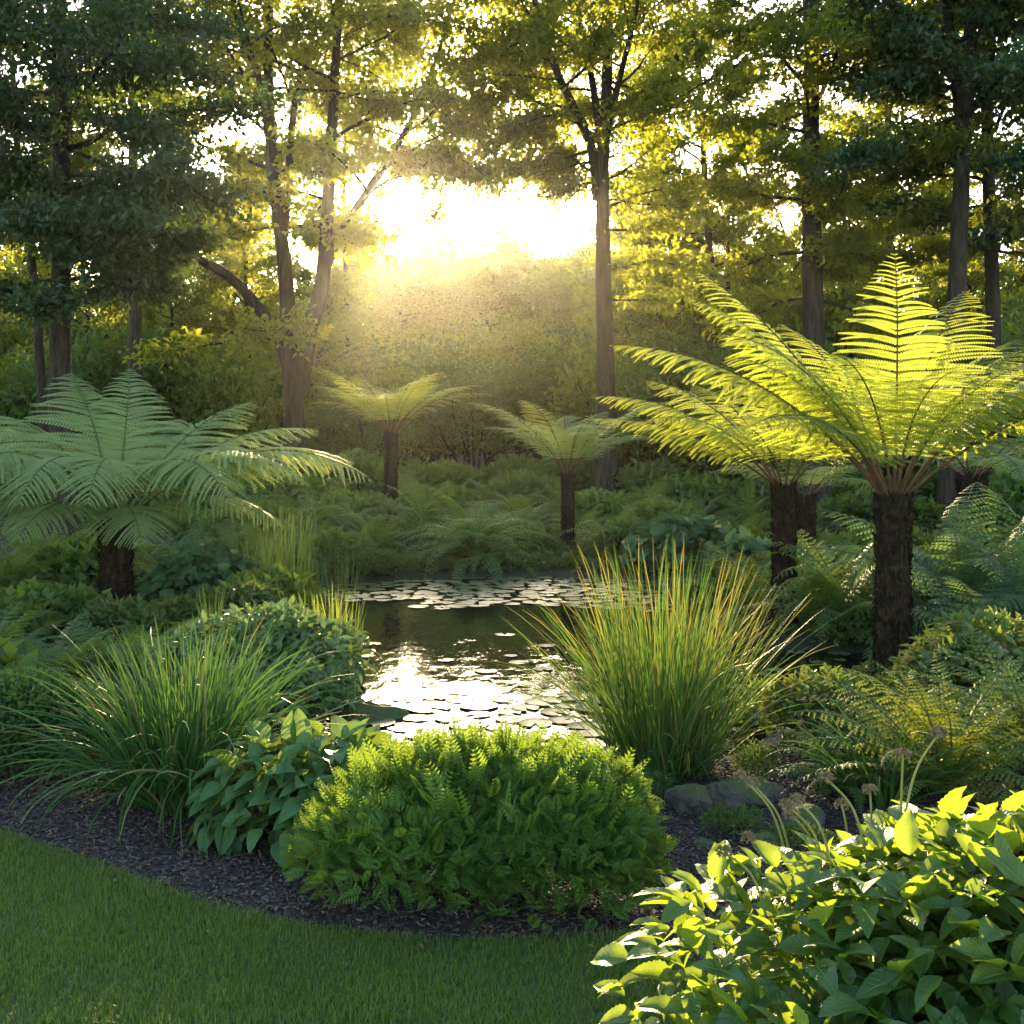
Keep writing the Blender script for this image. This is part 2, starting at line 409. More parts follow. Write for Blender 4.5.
MAT['pad'] = pad_mat('lily_pad', (0.05, 0.09, 0.035), (0.10, 0.14, 0.055))
MAT['dead_leaf'] = leaf_mat('dead_leaf', (0.10, 0.055, 0.025), (0.20, 0.13, 0.06), (0.2, 0.12, 0.04), 0.25, 0.7, 0.2)
MAT['flower'] = leaf_mat('flower', (0.55, 0.32, 0.28), (0.65, 0.42, 0.36), (0.5, 0.25, 0.2), 0.35, 0.6, 0.2)
MAT['flower_red'] = leaf_mat('flower_red', (0.40, 0.05, 0.04), (0.5, 0.09, 0.06), (0.5, 0.06, 0.04), 0.35, 0.6, 0.2)

# ------------------------------------------------------------------ leaf templates
def tpl_fold(wd, cup=0.12, tipz=-0.12):
    v = np.array([[0, 0, 0], [-wd / 2, 0.42, cup * wd * 2], [0, 1, tipz], [wd / 2, 0.42, cup * wd * 2]])
    return v, np.zeros((0, 4), int), np.array([[0, 3, 2], [0, 2, 1]]), np.array([[.5, 0], [0, .42], [.5, 1], [1, .42]])
def tpl_leaf(wd, rows=8, arch=0.25, fold=0.2, serr=0.0, wave=0.0, power=0.8, seed=0):
    """an ovate leaf of length 1 along y, five vertices across, drooping to its tip"""
    rg = np.random.default_rng(seed)
    vs = np.linspace(0, 1, rows); us = np.array([-1, -.5, 0, .5, 1])
    V, U = [], []
    for k, vv in enumerate(vs):
        hw = wd / 2 * max(0.0, sin(pi * vv ** power)) ** 0.85 + (0.004 if 0 < k < rows - 1 else 0.0)
        if k == 0: hw = 0.012
        if serr and 0 < k < rows - 1: hw *= 1 + (serr if k % 2 else -serr)
        for uu in us:
            z = abs(uu) * hw * fold * 2 - arch * vv ** 2 + wave * sin(vv * 14 + (3 if uu > 0 else 0)) * abs(uu)
            V.append((uu * hw, vv - 0.18 * arch * vv ** 2, z)); U.append(((uu + 1) / 2, vv))
    q = []
    for k in range(rows - 1):
        for c in range(4):
            a = k * 5 + c; q.append((a, a + 1, a + 6, a + 5))
    return np.array(V), np.array(q), np.zeros((0, 3), int), np.array(U)
def tpl_sprig(n=7, wd=0.30, ll=0.42, taper=True, droop=0.25):
    """a small feathery shoot of length 1: a stem with paired leaflets"""
    V, T, U = [], [], []
    for i in range(n):
        y = 0.08 + 0.86 * i / (n - 1)
        l = ll * (1 - 0.72 * (y ** 1.6 if taper else 0)) * (0.75 if i == 0 else 1)
        for s in (-1, 1):
            b = np.array([0, y, -droop * y * y]); d = np.array([s * 0.82, 0.55, 0.10]); d = d / np.linalg.norm(d) * l
            p = np.array([s * -0.5, 0.8, 0.0]) * wd * l * 0.6
            k = len(V)
            V += [b, b + 0.45 * d - p + [0, 0, .02], b + d + [0, 0, -.10 * l], b + 0.45 * d + p + [0, 0, .02]]
            U += [(.5, y), (0, y), (.5, min(1, y + .2)), (1, y)]
            T += [(k, k + 1, k + 2), (k, k + 2, k + 3)]
    k = len(V); V += [np.array([-.012, 0, 0]), np.array([.012, 0, 0]), np.array([0, 1.0, -droop])]; U += [(.5, 0), (.5, 0), (.5, 1)]
    T += [(k, k + 1, k + 2)]
    return np.array(V), np.zeros((0, 4), int), np.array(T), np.array(U)
LEAF = tpl_fold(0.62); LEAF_N = tpl_fold(0.42); LEAF_R = tpl_fold(0.85)

# ------------------------------------------------------------------ terrain and pond outlines
POND = np.array([(-1.05, 6.3), (-.6, 5.75), (0, 5.55), (.7, 5.6), (1.3, 6.0), (1.75, 6.9), (2.25, 7.5), (3.2, 7.75), (3.5, 8.3), (2.8, 8.75), (2.0, 9.1),
                 (1.7, 10.2), (2.0, 11.8), (1.7, 13.1), (.7, 13.6), (-.6, 13.5), (-1.5, 13.2), (-2.5, 12.6), (-2.7, 11.9), (-1.75, 11.2), (-1.5, 9.8), (-1.33, 8.4), (-1.2, 7.2)])
LAWN = np.array([(-9, 6.9), (-5, 6.1), (-3.3, 5.3), (-2.07, 4.45), (-1.54, 4.10), (-1.07, 3.78), (-.62, 3.57), (-.2, 3.48), (.15, 3.5), (.42, 3.52), (.56, 3.3),
                 (.6, 2.7), (.62, 1.9), (.9, 0.8), (1.6, -.5), (3.2, -1.6), (7, -2.5), (9, -7), (-9, -7)])
def closed_smooth(P, per=6):
    n = len(P); out = []
    for i in range(n):
        a, b, c, d = P[i - 1], P[i], P[(i + 1) % n], P[(i + 2) % n]
        for t in np.linspace(0, 1, per, endpoint=False):
            out.append(0.5 * ((2 * b) + (-a + c) * t + (2 * a - 5 * b + 4 * c - d) * t ** 2 + (-a + 3 * b - 3 * c + d) * t ** 3))
    return np.array(out)
PONDS = closed_smooth(POND, 4)
LAWNS = closed_smooth(LAWN, 5)
def sdist(P, x, y):
    """signed distance to polygon P, negative inside"""
    x = np.asarray(x, float).ravel(); y = np.asarray(y, float).ravel()
    d = np.full(x.shape, 1e9); ins = np.zeros(x.shape, bool)
    for i in range(len(P)):
        ax, ay = P[i - 1]; bx, by = P[i]
        ex, ey = bx - ax, by - ay
        t = np.clip(((x - ax) * ex + (y - ay) * ey) / (ex * ex + ey * ey + 1e-12), 0, 1)
        d = np.minimum(d, (x - ax - t * ex) ** 2 + (y - ay - t * ey) ** 2)
        cr = (ay > y) != (by > y)
        ins ^= cr & (x < (bx - ax) * (y - ay) / (by - ay + 1e-12) + ax)
    return np.where(ins, -1, 1) * np.sqrt(d)
WATER_Z = -0.10
def gz(x, y):
    x = np.asarray(x, float); y = np.asarray(y, float); sh = np.broadcast(x, y).shape
    x, y = np.broadcast_to(x, sh).ravel(), np.broadcast_to(y, sh).ravel()
    s = sdist(PONDS, x, y); sl = sdist(LAWNS, x, y)
    bump = 0.035 * noise2(x * 0.9, y * 0.9) + 0.015 * noise2(x * 3.1, y * 3.1) + 0.06 * noise2(x * .23 + 7, y * .23)
    h = bump * np.clip(s / 1.0, 0, 1) * np.clip(sl / 0.8, 0, 1)
    h = h + np.where(s > 0, -0.085 * np.exp(-np.maximum(s, 0) / 0.18), -0.085 - 0.45 * (1 - np.exp(np.minimum(s, 0) / 0.35)))
    h = h + 0.02 * np.clip(y - 16, 0, 60)
    return h.reshape(sh)
def g1(x, y): return float(gz(np.array([x]), np.array([y]))[0])

# ground: one graded sheet to the horizon
def axis(lo, hi, step, far):
    c = np.arange(lo, hi + 1e-6, step); o = []
    d = step
    e = hi
    while e < far: d *= 1.35; e += d; o.append(e)
    e = lo; p = []
    d = step
    while e > -far: d *= 1.35; e -= d; p.append(e)
    return np.concatenate([np.array(p[::-1]), c, np.array(o)])
xs, ys = axis(-4, 5, 0.09, 1500), axis(2.5, 15, 0.09, 1500)
gx, gy = np.meshgrid(xs, ys)
b = Bag(); nx, ny = len(xs), len(ys)
zz = gz(gx, gy); zz = np.where(gy > 70, 1.08 + np.clip((gy - 70) * .07, 0, 5), zz)
i = np.arange(ny - 1)[:, None] * nx + np.arange(nx - 1)[None]
b.add(np.stack([gx, gy, zz], -1).reshape(-1, 3), np.stack([i, i + 1, i + nx + 1, i + nx], -1).reshape(-1, 4))
tag(obj('ground', b, MAT['soil'], smooth=True), kind='structure')

def sheet(name, P, z, mat, grow=0.0):
    """flat sheet over polygon P triangulated by Blender"""
    import bmesh
    bm = bmesh.new()
    c = P.mean(0)
    vs = [bm.verts.new((p[0] + (p[0] - c[0]) / np.hypot(*(p - c)) * grow, p[1] + (p[1] - c[1]) / np.hypot(*(p - c)) * grow, z)) for p in P]
    f = bm.faces.new(vs); bmesh.ops.triangulate(bm, faces=[f])
    bmesh.ops.recalc_face_normals(bm, faces=bm.faces)
    if sum(f.normal.z for f in bm.faces) < 0: bmesh.ops.reverse_faces(bm, faces=bm.faces)
    me = bpy.data.meshes.new(name); bm.to_mesh(me); bm.free()
    o = obj(name, me, mat); tag(o, kind='structure'); return o
sheet('lawn', LAWNS, 0.012, MAT['lawn_soil'])
sheet('water', PONDS, WATER_Z, MAT['water'], 0.10)

# mulch bed: a strip of sheet that follows the lawn edge, 4 mm above the soil
bx, by = np.meshgrid(np.arange(-4.2, 2.8, 0.06), np.arange(2.0, 6.4, 0.06))
keep = lambda x, y: (sdist(LAWNS, x, y) > 0.0) & (sdist(PONDS, x, y) > 0.3)
def patch(name, gx, gy, keepf, dz, mat):
    ny, nx = gx.shape
    cxm = (gx[:-1, :-1] + gx[1:, 1:]) / 2; cym = (gy[:-1, :-1] + gy[1:, 1:]) / 2
    k = keepf(cxm, cym).reshape(cxm.shape)
    i = np.arange(ny - 1)[:, None] * nx + np.arange(nx - 1)[None]
    q = np.stack([i, i + 1, i + nx + 1, i + nx], -1)[k]
    b = Bag(); b.add(np.stack([gx, gy, gz(gx, gy) + dz], -1).reshape(-1, 3), q)
    return obj(name, b, mat, smooth=True)
tag(patch('mulch_bed', bx, by, keep, 0.006, MAT['mulch']), kind='structure')

# ------------------------------------------------------------------ trees
def opening(p, rng):
    """the clearing in the wood that the evening sun shines through: an opening along the light's direction; True = leaf stays"""
    t = p[:, 1] - 25.0
    X = p[:, 0] - t * SX; Z = p[:, 2] - t * SZ
    n = noise2(X * 1.1 + 3, Z * 1.1) * 0.22 + noise2(X * 3.3, Z * 3.3 + 9) * 0.12
    e1 = np.hypot((X + 0.1) / 2.15, (Z - 5.52) / 1.18) + n
    e2 = np.hypot((X + 2.3) / 0.62, (Z - 7.05) / 0.62) + n
    e3 = np.hypot((X + 2.75) / 0.85, (Z - 3.75) / 0.5) + n
    e = np.minimum(np.minimum(e1, e2), e3)
    pr = np.clip((e - 0.82) / 0.35, 0.035, 1)
    return rng.random(len(p)) < pr

def branch_path(rng, p0, az, el, L, n=6, wander=0.18, curl=0.0):
    d = np.array([cos(az) * cos(el), sin(az) * cos(el), sin(el)])
    P = [np.array(p0, float)]
    for k in range(n):
        d = unit(d + rng.normal(size=3) * wander * 0.5 + np.array([0, 0, curl]))
        P.append(P[-1] + d * L / n)
    return np.array(P)

def make_tree(name, label, base, trunk, r0, r1, limbs=(), zc=4.0, Rmax=4.0, n1=24, n2=6, nl=260, leaf=0.12, mat='tree_leaf', bark='bark',
              seed=1, el=(0.0, 0.6), spread=0.24, group=None, use_open=True, cat='tree', extra=(), lowcurl=-0.02, ztop=None, profile=None, tpl=None, sq=1.0):
    """trunk, limbs: control points in world space; the crown grows on twigs of branches that leave trunk and limbs above zc"""
    rng = np.random.default_rng(seed)
    bx_, by_ = base; bz = g1(bx_, by_) - 0.08
    org = np.array([bx_, by_, bz])
    root = thing(name, label, cat, tuple(org), group)
    tb = Bag()
    tp = smooth_path(trunk, 30)
    s = np.linspace(0, 1, len(tp)); rad = r0 + (r1 - r0) * s ** 0.8
    rad = rad * (1 + 0.45 * np.exp(-s * len(tp) / 2.2))
    tube(tb, tp - org, rad, 12, rng=rng, lump=0.035)
    axes = [(tp, rad)]
    for (P, ra, rb) in limbs:
        lp = smooth_path(P, 22); lr = np.linspace(ra, rb, len(lp))
        lb = Bag(); tube(lb, lp - org, lr, 9, rng=rng, lump=0.03)
        obj('limb', lb, MAT[bark], root, True)
        axes.append((lp, lr))
    ztop = ztop or max(a[0][:, 2].max() for a in axes)
    cand = np.vstack([np.column_stack([a[0], a[1]]) for a in axes]); cand = cand[cand[:, 2] > zc]
    # weight by trunk and limbs evenly along their length
    LP, LD, LR = [], [], []
    prim = []
    for k in range(n1):
        c = cand[int((k + rng.random()) / n1 * len(cand)) % len(cand)]
        az = k * 2.39996 + rng.normal() * 0.35
        f = (c[2] - zc) / max(0.1, ztop - zc)
        L = Rmax * (profile(f) if profile else (0.55 + 0.75 * f if f < 0.45 else 0.9 - 0.75 * (f - 0.45))) * rng.uniform(0.75, 1.2)
        prim.append((c[:3], az, rng.uniform(*el) + 0.35 * f, L, min(c[3] * 0.45, 0.012 * L + 0.012)))
    for e in extra: prim.append(tuple(e))
    for (p0, az, e_, L, br) in prim:
        P = branch_path(rng, p0, az, e_, L, 7, 0.22, lowcurl)
        tube(tb, P - org, np.linspace(br, 0.008, len(P)), 5)
        for j in range(n2):
            u = 0.22 + 0.78 * (j + rng.random()) / n2
            q0 = interp_path(P, np.array([u]))[0]
            a2 = az + rng.choice([-1, 1]) * rng.uniform(0.3, 1.1)
            l2 = L * rng.uniform(0.22, 0.42) * (1.15 - 0.5 * u)
            Q = branch_path(rng, q0, a2, e_ * 0.4 + rng.normal() * 0.22, l2, 4, 0.3, -0.03)
            tube(tb, Q - org, np.linspace(0.012, 0.004, len(Q)), 3, cap=False)
            m = int(nl * rng.uniform(0.6, 1.3))
            uu = rng.random(m) ** 0.75
            pos = interp_path(Q, uu) + rng.normal(size=(m, 3)) * np.array([spread, spread, spread * 0.55]) * (0.5 + 0.6 * rng.random((m, 1)))
            dr = unit((Q[-1] - Q[0])[None] / max(l2, .1) * 0.6 + rng.normal(size=(m, 3)) * 0.8 + np.array([0, 0, -0.25]))
            LP.append(pos); LD.append(dr)
    obj('trunk', tb, MAT[bark], root, True)
    P = np.vstack(LP); D = np.vstack(LD)
    if use_open:
        k = opening(P, rng); P, D = P[k], D[k]
    m = len(P)
    nn = unit(rng.normal(size=(m, 3)) * 0.75 + np.array([0, 0, 1.0]))
    sz = leaf * rng.uniform(0.6, 1.25, m)
    Mx = frames(D, nn) * sz[:, None, None]
    cb = Bag(); cb.inst(tpl or LEAF, Mx, P - org, rng.random(m))
    obj('crown', cb, MAT[mat], root)
    return root

def wp(px, py, Y, dy=0.0):
    return (((px - 512) / FPX) * (Y + dy), Y + dy, CAMZ - (py - HOR) / FPX * (Y + dy))
def tr(Y, pts): return [wp(p[0], p[1], Y, p[2] if len(p) > 2 else 0.0) for p in pts]

# the forked tree left of the sun
Y = 24.0
make_tree('tree', 'large forked tree with spreading limbs, left of the low sun', atY(296, Y),
          tr(Y, [(297, 520), (296, 450), (293, 390), (289, 330), (284, 260), (273, 170), (268, 60), (270, -60), (262, -180)]), 0.27, 0.07,
          limbs=[(tr(Y, [(293, 400), (284, 352), (262, 312), (228, 276), (186, 252, -1), (160, 228, -1.6), (128, 190, -2.4)]), 0.17, 0.05),
                 (tr(Y, [(298, 395), (309, 330), (322, 285), (328, 200), (333, 110), (338, 20), (345, -90)]), 0.22, 0.06),
                 (tr(Y, [(315, 300), (335, 245, 0.4), (378, 175, 1.0), (412, 120, 1.5), (436, 60, 1.8), (460, -20, 2.0)]), 0.13, 0.035),
                 (tr(Y, [(283, 250), (262, 90, -.5), (243, 40, -1), (222, -40, -1)]), 0.11, 0.04),
                 (tr(Y, [(284, 235), (297, 90, 1), (326, 30, 1.5), (352, -50, 2)]), 0.10, 0.035)],
          bark='bark_dark', zc=5.8, Rmax=3.6, n1=60, n2=6, nl=84, leaf=0.165, seed=3, el=(-0.1, 0.5), ztop=15,
          extra=[(np.array(wp(330, 240, Y)), -0.9, -.05, 2.4, .04),
                 (np.array(wp(380, 172, Y, 1)), -0.2, .45, 2.6, .035), (np.array(wp(412, 120, Y, 1.5)), 0.1, .35, 2.6, .03), (np.array(wp(430, 80, Y, 1.7)), -.3, .3, 2.4, .03), (np.array(wp(445, 35, Y, 1.8)), 0.3, .2, 2.6, .03), (np.array(wp(420, 100, Y, 1.6)), .8, .3, 2.2, .03),
                 (np.array(wp(336, 60, Y)), 0.2, .2, 2.6, .03), (np.array(wp(334, 100, Y)), -.2, .1, 2.4, .03), (np.array(wp(332, 140, Y)), .5, .1, 2.2, .03), (np.array(wp(338, 20, Y)), -.1, .2, 2.8, .03), (np.array(wp(365, 195, Y, .8)), .6, .7, 2.0, .03),
                 (np.array(wp(430, 80, Y, 1.7)), -.9, .0, 2.0, .03), (np.array(wp(405, 135, Y, 1.4)), 2.6, .2, 1.8, .03), (np.array(wp(436, 60, Y, 1.8)), .0, -.1, 3.0, .03), (np.array(wp(450, 10, Y, 1.9)), -.1, -.2, 3.2, .03), (np.array(wp(398, 145, Y, 1.3)), -.15, -.35, 2.0, .03), (np.array(wp(408, 125, Y, 1.5)), -.4, -.95, 2.6, .025), (np.array(wp(412, 118, Y, 1.5)), .15, -.85, 2.5, .025), (np.array(wp(404, 135, Y, 1.4)), -.9, -1.0, 2.2, .025), (np.array(wp(420, 105, Y, 1.6)), -.3, -.45, 2.4, .03), (np.array(wp(428, 85, Y, 1.7)), .1, -.5, 2.8, .03),
                 (np.array(wp(292, 330, Y)), -1.2, 0.0, 2.6, .04), (np.array(wp(288, 340, Y)), 3.6, 0.0, 2.8, .04)])
# the tree right of the bright gap
Y = 25.0
make_tree('tree', 'slender straight tree with a high fork, right of the bright gap', atY(606, Y),
          tr(Y, [(606, 512), (606, 440), (605, 350), (603, 250), (603, 170), (607, 80), (609, -20), (607, -150)]), 0.27, 0.07,
          limbs=[(tr(Y, [(598, 200), (592, 150), (575, 110), (553, 62), (536, 5), (515, -70)]), 0.13, 0.05),
                 (tr(Y, [(603, 160), (592, 80, .5), (580, 20, 1), (568, -60, 1)]), 0.10, 0.04),
                 (tr(Y, [(606, 140), (618, 85, -.5), (634, 20, -1), (645, -50, -1)]), 0.09, 0.035)],
          bark='bark_dark', zc=6.8, Rmax=3.2, n1=42, n2=6, nl=95, leaf=0.15, seed=11, el=(-0.05, 0.6), ztop=15,
          extra=[(np.array(wp(605, 230, Y)), -0.3, -0.15, 2.4, .03), (np.array(wp(560, 80, Y)), 3.3, .1, 2.2, .03), (np.array(wp(545, 35, Y)), 3.0, .0, 2.2, .03), (np.array(wp(580, 118, Y)), 3.6, .05, 1.8, .03), (np.array(wp(530, -10, Y)), 3.4, -.2, 2.0, .03), (np.array(wp(590, 60, Y, .5)), 2.6, .1, 2.4, .03),
                 (np.array(wp(603, 200, Y)), -.1, .0, 2.0, .03), (np.array(wp(596, 160, Y)), 3.0, -.15, 2.2, .03), (np.array(wp(590, 150, Y)), 3.5, -.3, 2.0, .03), (np.array(wp(572, 105, Y)), 3.2, -.45, 2.2, .03), (np.array(wp(604, 180, Y)), 2.9, -.2, 1.3, .03), (np.array(wp(605, 300, Y)), 0.5, 0.1, 2.2, .03), (np.array(wp(604, 270, Y)), -0.9, 0.0, 2.2, .03)])
# dark trees at the left
Y = 17.0
make_tree('tree', 'dark tree with drooping blue green boughs at far left', atY(62, Y),
          tr(Y, [(60, 560), (61, 440), (60, 330), (62, 200), (60, 60), (58, -120), (55, -300)]), 0.21, 0.08,
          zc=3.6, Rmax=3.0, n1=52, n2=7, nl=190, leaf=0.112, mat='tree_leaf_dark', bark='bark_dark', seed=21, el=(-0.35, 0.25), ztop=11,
          lowcurl=-0.04, extra=[(np.array(wp(62, 190, Y)), -0.4, 0.1, 3.0, .05), (np.array(wp(62, 210, Y)), -0.9, 0.0, 2.8, .05), (np.array(wp(62, 230, Y)), -1.3, 0.0, 2.2, .05),
                                (np.array(wp(62, 150, Y)), -0.1, 0.1, 3.2, .05), (np.array(wp(62, 120, Y)), -0.6, 0.15, 3.6, .05), (np.array(wp(62, 90, Y)), -1.2, 0.1, 3.2, .05)])
Y = 21.0
make_tree('tree', 'thin leaning tree at the left edge, beside the dark tree', atY(42, Y),
          tr(Y, [(46, 540), (42, 400), (34, 280), (20, 180), (12, 60), (4, -60)]), 0.11, 0.04,
          zc=4.4, Rmax=2.2, n1=24, n2=5, nl=110, leaf=0.13, bark='bark_dark', seed=31, ztop=11)
Y = 27.0
make_tree('tree', 'straight brown trunked tree between the dark tree and the forked tree', atY(136, Y),
          tr(Y, [(136, 510), (136, 400), (135, 300), (133, 180), (134, 40), (132, -100)]), 0.22, 0.07,
          zc=6.0, Rmax=3.2, n1=34, n2=6, nl=110, leaf=0.15, seed=33, ztop=13)
# right-hand trees
Y = 21.0
make_tree('tree', 'thick dark trunked tree behind the bright tree ferns', atY(814, Y),
          tr(Y, [(815, 530), (814, 420), (813, 300), (811, 180), (811, 60), (808, -80), (806, -220)]), 0.27, 0.10,
          zc=4.2, Rmax=3.4, n1=46, n2=6, nl=125, leaf=0.14, mat='tree_leaf', bark='bark_dark', seed=41, el=(-0.15, 0.4), ztop=12)
Y = 19.0
make_tree('tree', 'dark tree with a forked upper trunk near the right edge', atY(952, Y),
          tr(Y, [(950, 560), (954, 400), (958, 270), (963, 150), (969, 60), (974, -40), (982, -200)]), 0.20, 0.08,
          limbs=[(tr(Y, [(963, 130), (955, 70), (946, 0), (938, -90)]), 0.12, 0.05)],
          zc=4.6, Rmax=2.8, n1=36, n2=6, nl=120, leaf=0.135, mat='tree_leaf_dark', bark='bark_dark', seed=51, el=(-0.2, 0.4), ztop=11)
Y = 20.0
make_tree('tree', 'slim dark tree closest to the right edge', atY(998, Y),
          tr(Y, [(1000, 550), (996, 400), (991, 250), (987, 120), (984, 0), (980, -150)]), 0.17, 0.07,
          zc=4.8, Rmax=2.8, n1=34, n2=6, nl=115, leaf=0.14, mat='tree_leaf', bark='bark_dark', seed=55, el=(-0.2, 0.4), ztop=11)
Y = 29.0
make_tree('tree', 'slim tree between the thick dark trunk and the forked dark tree', atY(886, Y),
          tr(Y, [(886, 510), (888, 400), (889, 300), (890, 200), (888, 90), (892, -60)]), 0.17, 0.06,
          zc=6.5, Rmax=3.0, n1=30, n2=6, nl=100, leaf=0.15, seed=61, ztop=13)
Y = 31.0
make_tree('tree', 'pale green tree between the slender tree and the thick dark trunk', atY(716, Y),
          tr(Y, [(716, 500), (717, 400), (713, 300), (706, 200), (700, 90), (690, -60)]), 0.16, 0.06,
          zc=4.0, Rmax=3.4, n1=40, n2=6, nl=105, leaf=0.17, mat='tree_leaf_far', seed=63, ztop=13)

for (px_, Y_, lab_, sd_) in ((600, 44.0, 'thin high crowned tree far off behind the slender forked tree', 65), (345, 45.0, 'thin high crowned tree far off behind the large forked tree', 66)):
    x_ = atY(px_, Y_)[0]
    make_tree('tree', lab_, (x_, Y_), [(x_, Y_, 0.5), (x_ + .1, Y_, 6), (x_ - .05, Y_, 12), (x_ + .15, Y_, 17), (x_, Y_, 22)], 0.13, 0.05, zc=12.4, Rmax=4.8, n1=44, n2=6, nl=48, leaf=0.2, mat='tree_leaf_far', bark='bark_dark', seed=sd_, ztop=21, el=(0, .5))

# trees further back: three kinds, copied
protos = []
for k, (m_, h, Rm) in enumerate((('tree_leaf_far', 14, 3.4), ('tree_leaf', 13, 3.0), ('tree_leaf_far', 12, 3.6))):
    x0 = 0.0; y0 = 0.0
    rg = np.random.default_rng(200 + k)
    pts = [(rg.normal() * 0.12 * j, 40 + rg.normal() * 0.12 * j, zc_) for j, zc_ in enumerate((0.4, 2.5, 5, 7.5, 10, h))]
    pts[0] = (0, 40, 0.3)
    protos.append(make_tree('tree', 'tall woodland tree in the sunlit wood behind the garden', (0, 40), pts, 0.22, 0.05, zc=2.8, Rmax=Rm, n1=38, n2=6, nl=58,
                            leaf=0.23, mat=m_, bark='bark_dark', seed=210 + k, use_open=False, ztop=h, spread=0.32, group='woodland trees behind the garden'))
rgc = np.random.default_rng(204)
protos.append(make_tree('tree', 'round crowned tree in the golden haze far behind the pond', (0, 40), [(rgc.normal() * .1 * j, 40, q) for j, q in enumerate((0.3, 3, 6, 9, 12))], .22, .05, zc=2.0, Rmax=4.4, n1=46, n2=6, nl=130,
                        leaf=0.25, mat='tree_leaf_far', bark='bark_dark', seed=214, use_open=False, ztop=12, spread=0.42, group='round crowned trees in the golden haze'))
used4 = False
far_spots = [(-20, 36), (-160, 40), (80, 38), (190, 36), (20, 48), (150, 50), (250, 48), (340, 52), (-90, 52), (225, 42), (243, 33), (322, 36), (172, 32),
             (628, 46), (668, 38), (738, 33), (645, 37), (958, 32), (846, 33), (745, 42), (700, 54), (800, 50), (860, 36), (925, 44), (990, 38), (1060, 36), (1150, 40),
             (560, 66), (500, 74), (440, 72), (400, 66), (530, 80), (470, 84), (590, 62), (380, 80), (415, 84), (455, 78), (515, 70), (550, 84), (580, 78), (485, 66), (605, 72)]
rg = np.random.default_rng(7)
lastp = None
for k, (px, Yd) in enumerate(far_spots):
    p = protos[3] if Yd > 60 else protos[k % 3]
    x, y = atY(px, Yd)
    z = g1(x, y) - 0.08
    s = rg.uniform(0.9, 1.15)
    if Yd > 60: s = (4.7 + (Yd - 25) * 0.2186 - z) / 13.6 * rg.uniform(.86, 1.0)
    else: s *= .60 if Yd in (32, 33, 36, 37) and 100 < px < 1000 else .82
    lab = 'tall woodland tree in the sunlit wood behind the garden'
    if k < 3 or (Yd > 60 and not used4):
        used4 = used4 or Yd > 60
        p.location = (x, y, z); p.rotation_euler = (0, 0, rg.random() * 6.28); p.scale = (s, s, s)
    else:
        dup(p, (x, y, z), rg.random() * 6.28, (s * 1.3, s * 1.3, s) if Yd > 60 else (s, s, s * rg.uniform(.9, 1.1)))

# the far-off wood that closes the view
rng = np.random.default_rng(808)
m = 42000
fx = rng.uniform(-75, 75, m); top = 8.5 + 2.0 * noise2(fx * .22, 0 * fx) + 1.2 * noise2(fx * .7, 0 * fx + 5)
fz = 1.0 + top * rng.random(m) ** .8
P = np.stack([fx, 88 + rng.normal(size=m) * 2.2, fz], -1)
b = Bag(); b.inst(LEAF, frames(rand_dirs(rng, m), rand_dirs(rng, m) + np.array([0, -.3, .5])) * rng.uniform(.3, .6, m)[:, None, None], P, rng.random(m))
tag(obj('far_wood', b, MAT['tree_leaf_far']), 'hazy far wood seen between the trunks', 'wood', kind='stuff')

# ------------------------------------------------------------------ bushes
def bush_bag(rng, w_, d_, h, n, ll, tpl, lobes=9, up=0.35, shell=0.35, jitter=0.55, flat=0.0):
    """leaves on overlapping rounded lobes that make up a bush; local coordinates, base at z=0"""
    b = Bag(); P, D = [], []
    C = []
    for k in range(lobes):
        a = rng.random() * 6.28; r = (rng.random() ** 0.6) * 0.62
        C.append((r * cos(a) * w_, r * sin(a) * d_, h * rng.uniform(0.30, 0.62) * (1 - 0.35 * r), rng.uniform(0.34, 0.52)))
    C.append((0, 0, h * 0.45, 0.62))
    wts = np.array([c[3] ** 2 for c in C]); wts /= wts.sum()
    for c, f in zip(C, wts):
        m = int(n * f); dd = rand_dirs(rng, m); dd[:, 2] = np.where(dd[:, 2] < -0.35, -dd[:, 2], dd[:, 2])
        rr = 1 - shell * rng.random(m) ** 1.7
        p = np.array(c[:3]) + dd * rr[:, None] * np.array([w_, d_, h * 0.95]) * c[3]
        k = p[:, 2] > 0.01
        P.append(p[k]); D.append(dd[k])
    P = np.vstack(P); D = np.vstack(D); m = len(P)
    dr = unit(D * np.array([1, 1, 0.6]) + rng.normal(size=(m, 3)) * jitter + np.array([0, 0, up]))
    nn = unit(D + rng.normal(size=(m, 3)) * 0.45 + np.array([0, 0, 0.5]))
    if flat: nn = unit(nn + np.array([0, 0, flat]))
    tl = tpl if isinstance(tpl, list) else [tpl]
    pick = rng.integers(0, len(tl), m)
    for t_ in range(len(tl)):
        k = pick == t_
        sz = ll * rng.uniform(0.6, 1.25, k.sum())
        b.inst(tl[t_], frames(dr[k], nn[k]) * sz[:, None, None], P[k], rng.random(k.sum()))
    return b
def stems_bag(rng, w_, d_, h, n, r=0.008):
    b = Bag()
    for k in range(n):
        a = rng.random() * 6.28; q = rng.random() ** .6 * .62
        p = branch_path(rng, (q * .25 * cos(a) * w_, q * .25 * sin(a) * d_, -0.04), a, R(rng.uniform(45, 85)), h * rng.uniform(.6, .85), 5, 0.25)
        tube(b, p, np.linspace(r, r * 0.4, len(p)), 5)
    return b
